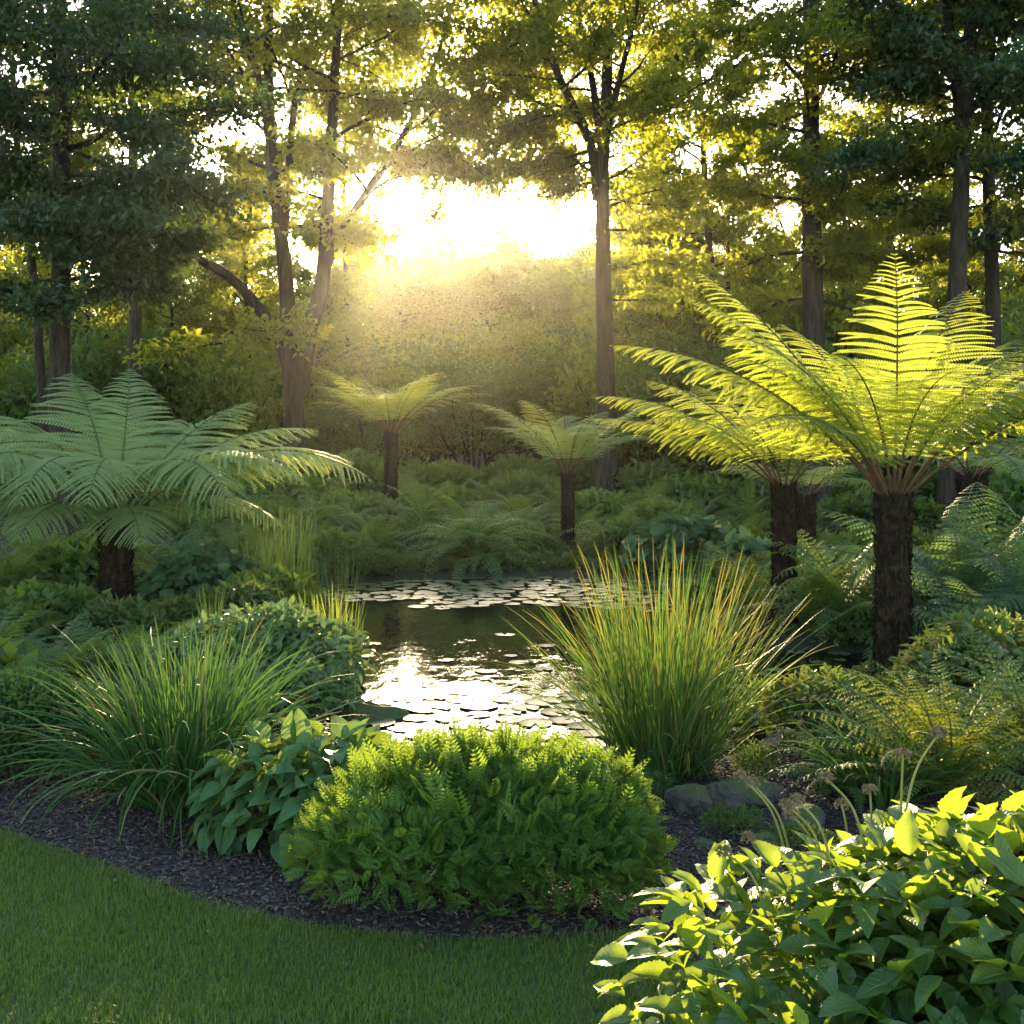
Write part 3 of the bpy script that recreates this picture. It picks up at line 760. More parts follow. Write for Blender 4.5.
def bush(name, label, xy, w_, d_, h, n, ll, tpl, mat, seed, cat='shrub', group=None, nst=9, rstem=0.008, smooth=False, **kw):
    rng = np.random.default_rng(seed)
    t = thing(name, label, cat, (xy[0], xy[1], g1(*xy)), group)
    obj('foliage', bush_bag(rng, w_, d_, h, n, ll, tpl, **kw), MAT[mat], t, smooth)
    obj('stems', stems_bag(rng, w_, d_, h, nst, rstem), MAT['wood_stem'], t, True)
    return t

# big shrubs of the wood edge
G = 'woodland shrubs at the edge of the wood'
bp_ = [bush('shrub', 'tall leafy shrub at the edge of the wood', (0, 30 + k), 2.5, 2.2, 3.5, 5200, 0.18, LEAF, ('bush', 'tree_leaf_far', 'bush')[k], 300 + k, group=G, nst=16, rstem=0.03, lobes=18, shell=.75, jitter=.9) for k in range(3)]
spots = [(-40, 30, 1.3), (40, 33, 1.2), (110, 30, 1.25), (170, 33, 1.2), (225, 30, 1.05), (240, 38, 1.4), (345, 31, .95), (390, 36, 1.1), (430, 40, 1.3), (470, 34, 1.05), (500, 44, 1.6), (540, 36, 1.15),
         (555, 47, 1.7), (640, 33, 1.2), (670, 29, 1.1), (725, 27, 1.15), (770, 29, 1.3), (760, 24, .9), (850, 26, 1.15), (905, 25, 1.1), (985, 25, 1.1), (1040, 24, 1.2), (1000, 31, 1.5), (900, 34, 1.6), (235, 43, 2.1), (285, 46, 2.1), (330, 42, 1.8), (265, 52, 2.5), (150, 48, 2.2), (40, 46, 2.1), (690, 44, 2.0), (790, 43, 2.0),
         (800, 36, 1.6), (700, 38, 1.7), (600, 40, 1.35), (10, 40, 1.8), (110, 44, 1.9), (190, 44, 1.8), (300, 44, 1.6), (340, 54, 2.0), (420, 56, 1.9), (460, 64, 2.0), (650, 52, 2.2), (510, 58, 1.9), (860, 48, 2.4), (980, 50, 2.4), (-60, 46, 2.3), (750, 50, 2.3)]
rg = np.random.default_rng(17)
for k, (px, Yd, s) in enumerate(spots):
    x, y = atY(px, Yd); z = g1(x, y)
    S = (s * rg.uniform(.95, 1.15), s * 1.0, s * rg.uniform(.9, 1.1))
    if k < 3: bp_[k].location = (x, y, z); bp_[k].scale = S; bp_[k].rotation_euler = (0, 0, rg.random() * 6)
    else: dup(bp_[k % 3], (x, y, z), rg.random() * 6.28, S)

# ------------------------------------------------------------------ ferns
def frond_bags(rng, L, e0, droop, W, n, K, az=0.0, stipe=0.2, roll=0.0, side=0.0, pdroop=0.25, pw=0.16, r0=0.012, ang=(72, 42), power=1.25, base_p=0.5, fill=0.92):
    """one frond from the origin: returns (leaflets, midrib)"""
    m = 48; s = np.linspace(0, 1, m)
    el = R(e0) - R(droop) * s ** power
    aa = az + side * s ** 1.5
    T = np.stack([np.cos(aa) * np.cos(el), np.sin(aa) * np.cos(el), np.sin(el)], -1)
    P = np.vstack([np.zeros(3), np.cumsum(T[:-1] * (L / (m - 1)), axis=0)])
    Bv = np.stack([-np.sin(aa), np.cos(aa), np.zeros(m)], -1)
    Nv = np.cross(T, Bv)
    if roll: Bv, Nv = Bv * cos(roll) + Nv * sin(roll), Nv * cos(roll) - Bv * sin(roll)
    q = (np.arange(n) + 0.5) / n
    q = np.clip(q + rng.normal(size=n) * 0.15 / n, 0, 0.995)
    sp = stipe + (1 - stipe) * q
    ip = lambda A: np.stack([np.interp(sp, s, A[:, c]) for c in range(3)], -1)
    p0, t0, b0, n0 = ip(P), unit(ip(T)), unit(ip(Bv)), unit(ip(Nv))
    prof = (base_p + (1 - base_p) * np.minimum(1, q / 0.32)) * np.maximum(1 - q, 0.0) ** 0.72 * 1.28 + 0.012
    lens = W * prof * rng.uniform(0.93, 1.05, n)
    an = np.radians(ang[0] + (ang[1] - ang[0]) * q)
    sd_ = np.array([1.0, -1.0])
    # pinna directions (n,2,3)
    d0 = np.cos(an)[:, None, None] * t0[:, None] + sd_[None, :, None] * np.sin(an)[:, None, None] * b0[:, None]
    d0 = d0 + rng.normal(size=d0.shape) * 0.035
    u = (np.arange(K) + 0.35) / K
    l_ = lens[:, None, None, None]
    pdv = (pdroop * (0.7 + 0.6 * rng.random((n, 2))))[:, :, None, None]
    uu = u[None, None, :, None]
    g0 = unit(n0 * .45 + np.array([0, 0, .55]))
    pos = p0[:, None, None] + l_ * (uu * d0[:, :, None] - pdv * uu ** 2 * g0[:, None, None] + 0.10 * uu ** 2 * t0[:, None, None])
    tp = unit(d0[:, :, None] - 2 * pdv * uu * g0[:, None, None] + 0.2 * uu * t0[:, None, None])
    lat = unit(np.cross(tp, n0[:, None, None])); nl_ = np.cross(lat, tp)
    pl = lens[:, None, None, None] * pw * (np.minimum(1, 0.55 + 2 * uu)) * np.maximum(1 - uu, 0) ** 0.55 + 0.004 * L / 1.6
    wdt = l_ / K * fill * 0.5
    b = Bag()
    rnd0 = rng.random((n, 2, K)) * 0.5 + 0.5 * rng.random()
    for s2 in (1, -1):
        dd = unit(0.86 * s2 * lat + 0.5 * tp - 0.22 * nl_)
        a0 = pos; a1 = pos + 0.42 * pl * dd + wdt * tp; a2 = pos + pl * dd - 0.10 * pl * nl_; a3 = pos + 0.42 * pl * dd - wdt * tp
        v = np.stack([a0, a1, a2, a3] if s2 > 0 else [a0, a3, a2, a1], axis=3)           # n,2,K,4,3
        cnt = n * 2 * K
        at_ = np.empty((n, 2, K, 4, 3)); at_[..., 0] = 0.5; at_[..., 1] = u[None, None, :, None]; at_[..., 2] = rnd0[..., None]
        k = np.arange(cnt)[:, None] * 4
        b.add(v.reshape(-1, 3), k + np.array([0, 1, 2, 3]), None, at_.reshape(-1, 3))
    # the pinna axis as a fine strip
    ctr = np.concatenate([np.broadcast_to(p0[:, None, None], (n, 2, 1, 3)), pos], 2)
    tl = np.concatenate([t0[:, None, None] + 0 * d0[:, :, None], tp], 2) if False else None
    wv = (0.0022 * L / 1.6) * t0[:, None, None]
    strip = np.stack([ctr - wv, ctr + wv], 3)                                          # n,2,K+1,2,3
    kk = (np.arange(n * 2) * (K + 1) * 2)[:, None] + np.arange(K)[None] * 2
    qd = np.stack([kk, kk + 1, kk + 3, kk + 2], -1).reshape(-1, 4)
    b.add(strip.reshape(-1, 3), qd, None, np.full((strip.size // 3, 3), 0.9))
    stp = np.stack([P - Bv * .0012 * L, P + Bv * .0012 * L], 1); kk = np.arange(m - 1)[:, None] * 2
    b.add(stp.reshape(-1, 3), kk + np.array([0, 1, 3, 2]), None, np.full((2 * m, 3), .9))
    rb = Bag(); ix = np.linspace(0, m - 1, 20).astype(int)
    tube(rb, P[ix], np.linspace(r0, r0 * 0.15, 20), 5)
    return b, rb

def fern_trunk_bag(rng, h, r, lean=(0, 0), flare=0.15):
    b = Bag(); n = max(8, int(h / 0.06))
    s = np.linspace(0, 1, n)
    P = np.stack([lean[0] * s ** 1.4, lean[1] * s ** 1.4, s * h - 0.05 * (1 - s)], -1)
    rad = r * (1 + 0.25 * np.exp(-s * 5) + flare * np.exp(-(1 - s) * 7))
    tube(b, P, rad, 14, rng=rng, lump=0.06)
    m = int(1900 * h)
    ss = rng.random(m); th = rng.random(m) * 6.28
    rr = np.interp(ss, s, rad)
    pc = np.stack([np.interp(ss, s, P[:, i]) for i in range(3)], -1)
    out = np.stack([np.cos(th), np.sin(th), np.zeros(m)], -1)
    d = unit(out * rng.uniform(.25, .95, (m, 1)) + np.array([0, 0, 1.0]) * rng.choice([1, 1, 1, -1], (m, 1)) + rng.normal(size=(m, 3)) * .2)
    sz = rng.uniform(.025, .085, m) * (r / 0.12) ** .5
    M = frames(d, out) * sz[:, None, None]
    b.inst(tpl_fold(0.3), M, pc + out * rr[:, None] * 0.97, rng.random(m) * .6)
    # old frond bases round the top
    for k in range(16):
        a = k * 2.4; p0 = P[-1] + np.array([cos(a) * r * .8, sin(a) * r * .8, -0.14 - .05 * rng.random()])
        p1 = p0 + np.array([cos(a) * .05, sin(a) * .05, .17 + .05 * rng.random()]) * (r / .12)
        tube(b, np.array([p0, (p0 + p1) / 2 + [0, 0, .01], p1]), [r * .2, r * .17, r * .1], 6)
    return b, P[-1]

def tree_fern(label, xy, h, r, fronds, W, n, K, mat, seed, rach='rachis', lean=(0, 0), group=None, z=None, **kw):
    rng = np.random.default_rng(seed)
    zb = g1(*xy) if z is None else z
    t = thing('tree_fern', label, 'tree fern', (xy[0], xy[1], zb), group)
    tb, top = fern_trunk_bag(rng, h, r, lean)
    obj('trunk', tb, MAT['fern_trunk'], t, True)
    for (az, e0, dr, L) in fronds:
        a = R(az) + rng.normal() * .04
        b, rb = frond_bags(rng, L, e0, dr, W * (L / 1.9) ** .6 * rng.uniform(.92, 1.08), n, K, az=a, roll=rng.normal() * .12, side=rng.normal() * .12, r0=.013 * (L / 1.9), **kw)
        p = (top[0] + cos(a) * r * .5, top[1] + sin(a) * r * .5, top[2] - 0.03)
        f = obj('frond', b, MAT[mat], t, loc=p)
        obj('midrib', rb, MAT[rach], f, True)
    return t
rg = np.random.default_rng(5)
def ring(n, e, d, L, a0=0.0, je=6, jl=.12):
    return [(a0 + k * 360 / n + rg.normal() * 6, e + rg.normal() * je, d + rg.normal() * je, L * (1 + rg.normal() * jl)) for k in range(n)]

# the two bright tree ferns at the right
tree_fern('largest tree fern, sunlit yellow fronds on a thick brown trunk at right', atY(893, 7.05), 1.22, .096,
          [(176, 52, 52, 2.10), (150, 64, 30, 2.05), (62, 77, 16, 1.8), (12, 50, 34, 2.05), (-8, 42, 48, 2.0), (205, 62, 62, 1.8), (238, 66, 66, 1.5), (300, 66, 66, 1.45),
           (332, 58, 54, 1.8), (112, 66, 44, 1.75), (36, 58, 46, 1.85), (85, 62, 50, 1.6), (190, 66, 62, 1.5), (270, 72, 74, 1.3), (132, 50, 50, 1.8), (20, 66, 52, 1.5), (48, 66, 34, 1.9), (165, 66, 44, 1.9), (352, 58, 56, 1.9), (225, 48, 70, 1.6)],
          .50, 36, 26, 'treefern', 71, pdroop=.34, pw=.058, stipe=.25, ang=(84, 56))
tree_fern('sunlit tree fern with a slimmer trunk, left of the largest one', atY(784, 9.4), 1.20, .088,
          [(178, 50, 55, 1.85), (168, 38, 40, 1.75), (150, 60, 50, 1.6), (205, 52, 70, 1.6), (235, 58, 85, 1.35), (20, 55, 55, 1.6), (-20, 52, 65, 1.5), (60, 62, 45, 1.5), (95, 60, 45, 1.5),
           (120, 58, 48, 1.6), (310, 58, 85, 1.3), (270, 62, 85, 1.2), (0, 66, 60, 1.5)],
          .48, 33, 22, 'treefern', 72, pdroop=.36, pw=.062, stipe=.25, ang=(82, 54))
# the broad tree fern at the left
tree_fern('broad green tree fern with drooping fronds on a dark trunk at left', atY(116, 10.2), .92, .13,
          [(-6, 44, 78, 2.65), (12, 46, 72, 2.35), (30, 52, 62, 2.2), (55, 58, 46, 2.0), (100, 66, 40, 2.1), (125, 62, 44, 2.25), (150, 54, 60, 2.3), (175, 48, 70, 2.3), (200, 48, 75, 2.2),
           (222, 52, 92, 2.3), (245, 56, 104, 2.2), (268, 58, 112, 2.1), (292, 56, 108, 2.1), (315, 52, 100, 2.2), (335, 50, 88, 2.35), (85, 58, 60, 2.0), (210, 34, 70, 1.7), (300, 30, 75, 1.5), (340, 32, 70, 1.8), (255, 34, 80, 1.5)],
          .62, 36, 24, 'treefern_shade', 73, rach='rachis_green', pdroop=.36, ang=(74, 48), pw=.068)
# the two small ones across the pond
tree_fern('golden lit tree fern beyond the pond, under the sun', atY(391, 20.0), 1.55, .10, ring(18, 58, 66, 1.95, 5), .44, 25, 14, 'treefern', 74, pdroop=.25, pw=.09)
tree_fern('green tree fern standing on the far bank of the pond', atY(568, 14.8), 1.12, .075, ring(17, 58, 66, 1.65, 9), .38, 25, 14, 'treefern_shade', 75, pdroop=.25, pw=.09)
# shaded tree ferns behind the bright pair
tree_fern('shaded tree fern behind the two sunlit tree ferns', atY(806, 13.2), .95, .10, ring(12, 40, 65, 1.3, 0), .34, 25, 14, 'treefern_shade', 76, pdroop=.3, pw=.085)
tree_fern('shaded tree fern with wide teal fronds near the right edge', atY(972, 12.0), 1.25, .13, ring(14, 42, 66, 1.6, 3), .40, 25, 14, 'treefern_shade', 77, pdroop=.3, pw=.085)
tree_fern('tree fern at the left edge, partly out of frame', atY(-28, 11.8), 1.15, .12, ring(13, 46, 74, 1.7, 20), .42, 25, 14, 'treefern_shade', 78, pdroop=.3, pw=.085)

# ground ferns: rosettes of arching fronds
def frond_set(seed, mat, W=.145, K=4, n=25, cnt=5, e=(66, 84), d=(75, 125)):
    rng = np.random.default_rng(seed); out = []
    for k in range(cnt):
        b, rb = frond_bags(rng, 1.0, rng.uniform(*e), rng.uniform(*d), W * rng.uniform(.9, 1.1), n, K, roll=rng.normal() * .2, side=rng.normal() * .25, stipe=.12, r0=.005, pw=.19, pdroop=.3, base_p=.45, ang=(80, 50))
        mb = b.mesh('frond'); mb.materials.append(MAT[mat])
        mr = rb.mesh('midrib', True); mr.materials.append(MAT['rachis_green'])
        out.append((mb, mr))
    return out
FS = {'fern_mound': frond_set(85, 'fern_light', W=.13, K=3, n=24, e=(66, 86), d=(80, 130)), 'fern': frond_set(81, 'fern'), 'fern_blue': frond_set(82, 'fern_blue', W=.18, K=6, n=22, e=(58, 78), d=(60, 105)), 'fern_yellow': frond_set(83, 'fern_yellow', W=.11, e=(62, 78), d=(60, 85)),
      'fern_broad': frond_set(84, 'fern', W=.2, K=7, n=20, e=(55, 78), d=(65, 110))}
def fern(label, xy, size, nf, kind, seed, group=None, tilt=0.25):
    rng = np.random.default_rng(seed)
    t = thing('fern', label, 'fern', (xy[0], xy[1], g1(*xy) - 0.01), group, rz=rng.random() * 6.28)
    for k in range(nf):
        mb, mr = FS[kind][rng.integers(len(FS[kind]))]
        f = obj('frond', mb, None, t)
        s = size * rng.uniform(.75, 1.12)
        f.scale = (s, s, s); inner = k / nf
        f.rotation_euler = (rng.normal() * .12, -(inner - .72) * .95 + rng.normal() * .1, k * 2.39996 + rng.normal() * .2)
        f.location = (rng.normal() * .025, rng.normal() * .025, 0)
        obj('midrib', mr, None, f)
    return t
fern('big arching fern at the far edge of the pond, below the golden tree fern', atY(474, 14.1), 1.3, 84, 'fern_mound', 1)
fern('dark fern on the far bank, right of the green tree fern', atY(606, 15.0), 1.05, 40, 'fern_mound', 2)
fern('bright yellow green fern beside the trunk of the broad tree fern', at(165, 592), .75, 18, 'fern_yellow', 3)
fern('small yellow green fern in front of the broad tree fern', at(64, 618), .55, 14, 'fern_yellow', 4)
fern('green fern between the trunks of the two sunlit tree ferns', atY(838, 9.0), 1.25, 34, 'fern', 5)
fern('light green fern left of the slim sunlit tree fern trunk', atY(757, 10.0), 1.0, 28, 'fern_yellow', 6)
fern('tall blue green fern at the right edge, behind the largest tree fern', atY(965, 9.0), 1.6, 34, 'fern_blue', 7)
fern('low blue green fern at the right edge, in front of a taller fern', atY(985, 7.9), 1.1, 28, 'fern_blue', 8)
fern('blue green fern cut by the right edge of the picture', atY(1040, 8.3), 1.5, 30, 'fern_blue', 9)
fern('dark fern in front of the tree fern at the left edge', at(10, 590), .85, 24, 'fern', 10)
fern('soft feathery fern left of the sedge tuft', at(52, 690), .72, 40, 'fern_broad', 11)
fern('soft feathery fern in front of the broad tree fern trunk', at(128, 672), .68, 36, 'fern_broad', 12)
fern('feathery fern at the left edge, above the small leaved bush', at(-10, 672), .75, 34, 'fern_broad', 13)
fern('pale fern bending over the dark water at right', at(726, 628), .55, 20, 'fern_yellow', 14)
FG = 'ferns in the undergrowth around the pond'
rg = np.random.default_rng(91)
und = [(420, 18), (350, 17.5), (300, 17), (520, 18.5), (455, 21), (500, 16.8), (330, 21), (265, 18.5), (640, 16), (690, 18), (735, 15), (640, 20), (560, 20), (700, 13.5),
       (235, 15), (200, 13.2), (260, 13), (320, 14.2), (365, 14.8), (60, 14.5), (20, 13), (140, 13.2), (880, 12), (930, 11.2), (860, 15), (920, 15), (1000, 14.5), (770, 12.2), (830, 11.3), (1060, 11),
       (590, 17.2), (400, 23), (300, 24.5), (480, 25), (230, 21), (170, 17.5), (100, 19), (30, 19), (540, 24), (660, 24), (750, 19), (820, 18), (900, 20), (960, 17.5)]
for k, (px, Yd) in enumerate(und):
    fern('green fern in the shady undergrowth around the pond', atY(px + rg.normal() * 8, Yd), rg.uniform(.75, 1.1) * (1.0 if Yd < 17 else 1.25), 18, ('fern', 'fern_blue', 'fern', 'fern_broad')[k % 4], 400 + k, FG)

# ------------------------------------------------------------------ grass-like tufts
def blades_bag(rng, n, L, e, d, rad, wd, segs=9, fold=0.0):
    b = Bag()
    az = rng.random(n) * 6.28; l = rng.uniform(*L, n); e0 = np.radians(rng.uniform(*e, n)); dr = np.radians(rng.uniform(*d, n))
    r_ = rad * np.sqrt(rng.random(n)); ab = az + rng.normal(size=n) * .5
    s = np.linspace(0, 1, segs + 1)
    pw = rng.uniform(1.2, 2.4, n)
    el = e0[:, None] - dr[:, None] * s[None] ** pw[:, None]
    aa = az[:, None] + rng.normal(size=(n, 1)) * .35 * s[None] ** 2
    T = np.stack([np.cos(aa) * np.cos(el), np.sin(aa) * np.cos(el), np.sin(el)], -1)
    st = T[:, :-1] * (l / segs)[:, None, None]
    P = np.concatenate([np.zeros((n, 1, 3)), np.cumsum(st, 1)], 1)
    P[..., 0] += (r_ * np.cos(ab))[:, None]; P[..., 1] += (r_ * np.sin(ab))[:, None]
    tw = rng.normal(size=(n, 1)) * .5 + rng.normal(size=(n, 1)) * 1.0 * s[None]
    Bv = np.stack([-np.sin(aa), np.cos(aa), 0 * aa], -1); Nv = np.cross(T, Bv)
    Bv = Bv * np.cos(tw)[..., None] + Nv * np.sin(tw)[..., None]
    wprof = np.minimum(1, .65 + 2 * s) * np.maximum(1 - s, 0) ** .55 * .5 + .03
    W = wd * rng.uniform(.65, 1.2, (n, 1)) * wprof[None]
    v = np.stack([P - Bv * W[..., None], P + Bv * W[..., None]], 2)
    k = (np.arange(n) * (segs + 1) * 2)[:, None] + np.arange(segs)[None] * 2
    q = np.stack([k, k + 1, k + 3, k + 2], -1).reshape(-1, 4)
    a = np.empty(v.shape); a[..., 0] = np.array([0, 1]); a[..., 1] = s[None, :, None]; a[..., 2] = rng.random(n)[:, None, None]
    b.add(v.reshape(-1, 3), q, None, a.reshape(-1, 3))
    return b
def tuft(name, label, xy, parts, mat, seed, cat='grass', group=None):
    rng = np.random.default_rng(seed); b = Bag()
    t = thing(name, label, cat, (xy[0], xy[1], g1(*xy) - .02), group)
    for p in parts:
        q = blades_bag(rng, *p); b.add(np.concatenate(q.v), np.concatenate(q.q), None, np.concatenate(q.a))
    obj('blades', b, MAT[mat], t)
    return t
tuft('sedge_tuft', 'dark green strappy sedge tuft arching over the mulch at left', atY(186, 4.98),
     [(560, (.50, .92), (62, 93), (6, 50), .18, .011), (260, (.65, 1.05), (42, 74), (50, 125), .18, .013), (70, (.6, .95), (30, 60), (90, 150), .17, .014)], 'sedge', 501)
tuft('reed_tuft', 'tall gold tipped reed tuft at the pond edge, behind the feathery shrub', atY(662, 5.35),
     [(430, (.6, 1.2), (70, 94), (2, 26), .22, .009), (260, (.65, 1.15), (52, 80), (10, 55), .22, .009), (80, (.6, 1.05), (38, 62), (30, 95), .22, .009)], 'sedge_gold', 502)
tuft('reed_clump', 'upright pale reeds in shallow water left of the pond', atY(288, 11.8), [(150, (.7, 1.15), (78, 95), (0, 16), .22, .012)], 'reed', 503, 'reeds')
tuft('reed_clump', 'short bright reeds at the left water edge, beyond the mossy rock', atY(330, 8.3), [(110, (.3, .62), (72, 95), (0, 25), .22, .013)], 'reed', 504, 'reeds')
tuft('reed_clump', 'tiny bright reed sprout in front of the broad tree fern', atY(212, 8.8), [(40, (.25, .5), (75, 95), (0, 20), .08, .014)], 'reed', 505, 'reeds')
tuft('reed_clump', 'thin reeds on the left bank, right of the upright pale reeds', atY(336, 12.6), [(90, (.4, .75), (75, 95), (0, 20), .25, .010)], 'reed', 506, 'reeds')
tuft('reed_clump', 'low reeds on the left bank, left of the upright pale reeds', atY(258, 11.2), [(90, (.35, .7), (75, 95), (0, 20), .22, .011)], 'reed', 507, 'reeds')
tuft('sedge_tuft', 'small arching sedge among the ferns at right, above the sunlit plant', atY(880, 4.75), [(90, (.4, .62), (45, 85), (40, 110), .10, .014)], 'sedge', 508)
fern('large yellow green fern at right, behind the sunlit broad leaved plant', atY(945, 4.75), .82, 46, 'fern_yellow', 31)
fern('green fern cut by the right edge, above the sunlit broad leaved plant', atY(1035, 4.9), .85, 40, 'fern', 32)
fern('small fern at the foot of the low flowering plant, beside the rocks', atY(842, 4.9), .45, 26, 'fern', 33)

# ------------------------------------------------------------------ shrubs and leafy plants of the foreground
SPR = [tpl_sprig(8, .34, .40), tpl_sprig(7, .36, .44, droop=.1), tpl_sprig(9, .32, .36, droop=.4)]
bush('shrub', 'dense feathery bright green shrub at the edge of the lawn', atY(487, 3.99), .74, .50, .46, 19000, .064, SPR, 'feathery', 601, lobes=22, up=.55, shell=.45, jitter=.5)
fs_ = [o for o in bpy.data.objects if o.get('label', '').startswith('dense feathery')][0]
rng = np.random.default_rng(6011); b = Bag(); m = 260
az_ = rng.random(m) * 6.283; q_ = np.sqrt(rng.random(m)) * .78
pp = np.stack([q_ * np.cos(az_) * .73, q_ * np.sin(az_) * .50, .40 * np.sqrt(np.maximum(0, 1 - q_ ** 2)) + .03 + rng.random(m) * .05], -1)
dd_ = unit(np.stack([np.cos(az_) * q_ * .8, np.sin(az_) * q_ * .8, np.full(m, .9)], -1) + rng.normal(size=(m, 3)) * .22)
b.inst(SPR[1], frames(dd_, unit(rng.normal(size=(m, 3)))) * rng.uniform(.07, .13, m)[:, None, None], pp, rng.random(m))
obj('shoots', b, MAT['feathery'], fs_)
bush('shrub', 'small leaved round bush at the left edge, beside the sedge tuft', atY(18, 5.3), .62, .5, .48, 16000, .034, LEAF, 'box', 602, lobes=12, up=.4)
HOS = [tpl_leaf(.62, 9, a, f, wave=.012, power=.7, seed=k) for k, (a, f) in enumerate(((.25, .22), (.45, .15), (.15, .3)))]
bush('leafy_plant', 'broad leaved green plant between the sedge tuft and the feathery shrub', atY(322, 4.55), .55, .52, .47, 1000, .12, HOS, 'hosta', 603, cat='plant', lobes=9, up=-.25, shell=.25, jitter=.4, smooth=True, flat=.5)
SIL = [tpl_leaf(.4, 6, .25, .2, power=.75, seed=k + 9) for k in range(2)]
bush('leafy_plant', 'silvery green spreading plant on the left bank, behind the sedge tuft', atY(262, 7.0), .72, .75, .52, 3600, .085, SIL, 'silver', 604, cat='plant', lobes=14, up=.0, smooth=True, flat=.3)
bush('leafy_plant', 'trailing silvery plant beside the mossy rock', atY(298, 6.3), .38, .36, .34, 1300, .075, SIL, 'silver', 605, cat='plant', lobes=8, up=-.1, smooth=True)
bush('leafy_plant', 'low flowering plant with red tinged leaves beside the largest tree fern', atY(822, 5.6), .42, .4, .40, 3600, .05, LEAF, 'pinkish', 606, cat='plant', lobes=9, up=.2)
bush('leafy_plant', 'pink tinged leafy plant at the right edge, behind the sedge', atY(985, 6.2), .62, .5, .55, 3400, .075, SIL, 'pinkish', 607, cat='plant', lobes=11, up=.1, smooth=True)
BL = [tpl_leaf(.75, 7, .3, .2, power=.65, seed=k + 19) for k in range(2)]
bush('leafy_plant', 'blue green broad leaved plant on the far bank at right', atY(690, 13.6), .85, .6, .55, 700, .22, BL, 'blue_leaf', 608, cat='plant', lobes=8, up=-.1, smooth=True, flat=.4)
bush('leafy_plant', 'blue green plant behind the trunk of the slim sunlit tree fern', atY(745, 12.2), .55, .5, .45, 420, .2, BL, 'blue_leaf', 609, cat='plant', lobes=7, up=-.1, smooth=True, flat=.4)
bush('leafy_plant', 'dark leafy plant under the fronds of the broad tree fern', atY(205, 10.8), .7, .6, .6, 900, .13, BL, 'blue_leaf', 610, cat='plant', lobes=9, up=-.05, smooth=True, flat=.4)
bush('shrub', 'low mounded plant at the left water edge of the pond', atY(372, 13.3), .55, .4, .30, 3000, .05, LEAF, 'bush', 611, lobes=9)
LG = 'low leafy plants in the undergrowth'
lp = [bush('leafy_plant', 'low leafy plant filling the undergrowth around the pond', (0, 15 + k), .6, .55, .42, 1300, .11, LEAF if k != 1 else LEAF_N, ('bush', 'cover', 'fern')[k], 620 + k, cat='plant', group=LG, lobes=12, shell=.55, jitter=.8) for k in range(3)]
lsp = [(225, 12.4, 1), (150, 11.6, 1), (90, 12.4, 1.1), (180, 9.4, .8), (130, 9.0, .8), (40, 9.4, 1), (-20, 8.4, 1), (240, 9.6, .8), (270, 10.4, .9), (225, 8.2, .8), (200, 7.4, .8), (330, 13.6, 1), (300, 15.5, 1.2), (410, 15.5, 1.1), (250, 16.5, 1.3),
       (540, 15.2, 1.0), (640, 14.6, 1), (660, 16.8, 1.3), (730, 13.8, 1), (780, 14.5, 1.3), (840, 13.4, 1.2), (900, 13.2, 1.2), (1010, 12.8, 1.3), (880, 9.9, .9), (930, 9.9, 1), (790, 10.6, .8), (870, 8.9, .7), (910, 8.2, .8), (960, 7.3, .8), (1010, 7.0, .9), (700, 11.0, .7), (720, 10, .6),
       (350, 19, 1.6), (450, 19, 1.5), (520, 21, 1.8), (600, 20, 1.6), (690, 21, 1.9), (760, 21, 1.9), (280, 21, 1.8), (200, 20, 1.9), (120, 22, 2), (30, 22, 2), (880, 18, 1.8), (960, 20, 2), (1040, 18, 2), (430, 26, 2.2), (520, 28, 2.4), (350, 27, 2.3), (580, 28, 2.2), (650, 25, 2), (210, 26, 2.3), (850, 22, 2), (925, 7.0, .6), (865, 6.4, .5), (960, 5.6, .6), (1040, 5.8, .8), (-60, 6.4, 1.1), (-10, 6.2, .8)]
rg = np.random.default_rng(23)
for k, (px, Yd, s) in enumerate(lsp):
    x, y = atY(px, Yd); S = (s * rg.uniform(.9, 1.2), s, s * rg.uniform(.85, 1.2))
    if k < 3: lp[k].location = (x, y, g1(x, y) - .02); lp[k].scale = S
    else: dup(lp[k % 3], (x, y, g1(x, y) - .02), rg.random() * 6.28, S)

for k, (px_, Y_, lab_) in enumerate(((742, 4.45, 'tiny leaved creeping plant before the largest grey rock'), (800, 4.25, 'tiny leaved creeping plant between the rocks and the sunlit plant'), (650, 4.9, 'tiny leaved creeping plant under the gold tipped reeds'), (690, 5.15, 'low creeping plant behind the grey rocks'), (755, 5.2, 'low creeping plant behind the largest grey rock, at its right'))):
    bush('leafy_plant', lab_, atY(px_, Y_), .17, .15, .10 if k < 3 else .18, 900, .022, LEAF_N, 'cover' if k % 2 else 'box', 660 + k, cat='plant', lobes=8, nst=5, rstem=.003, up=.5)

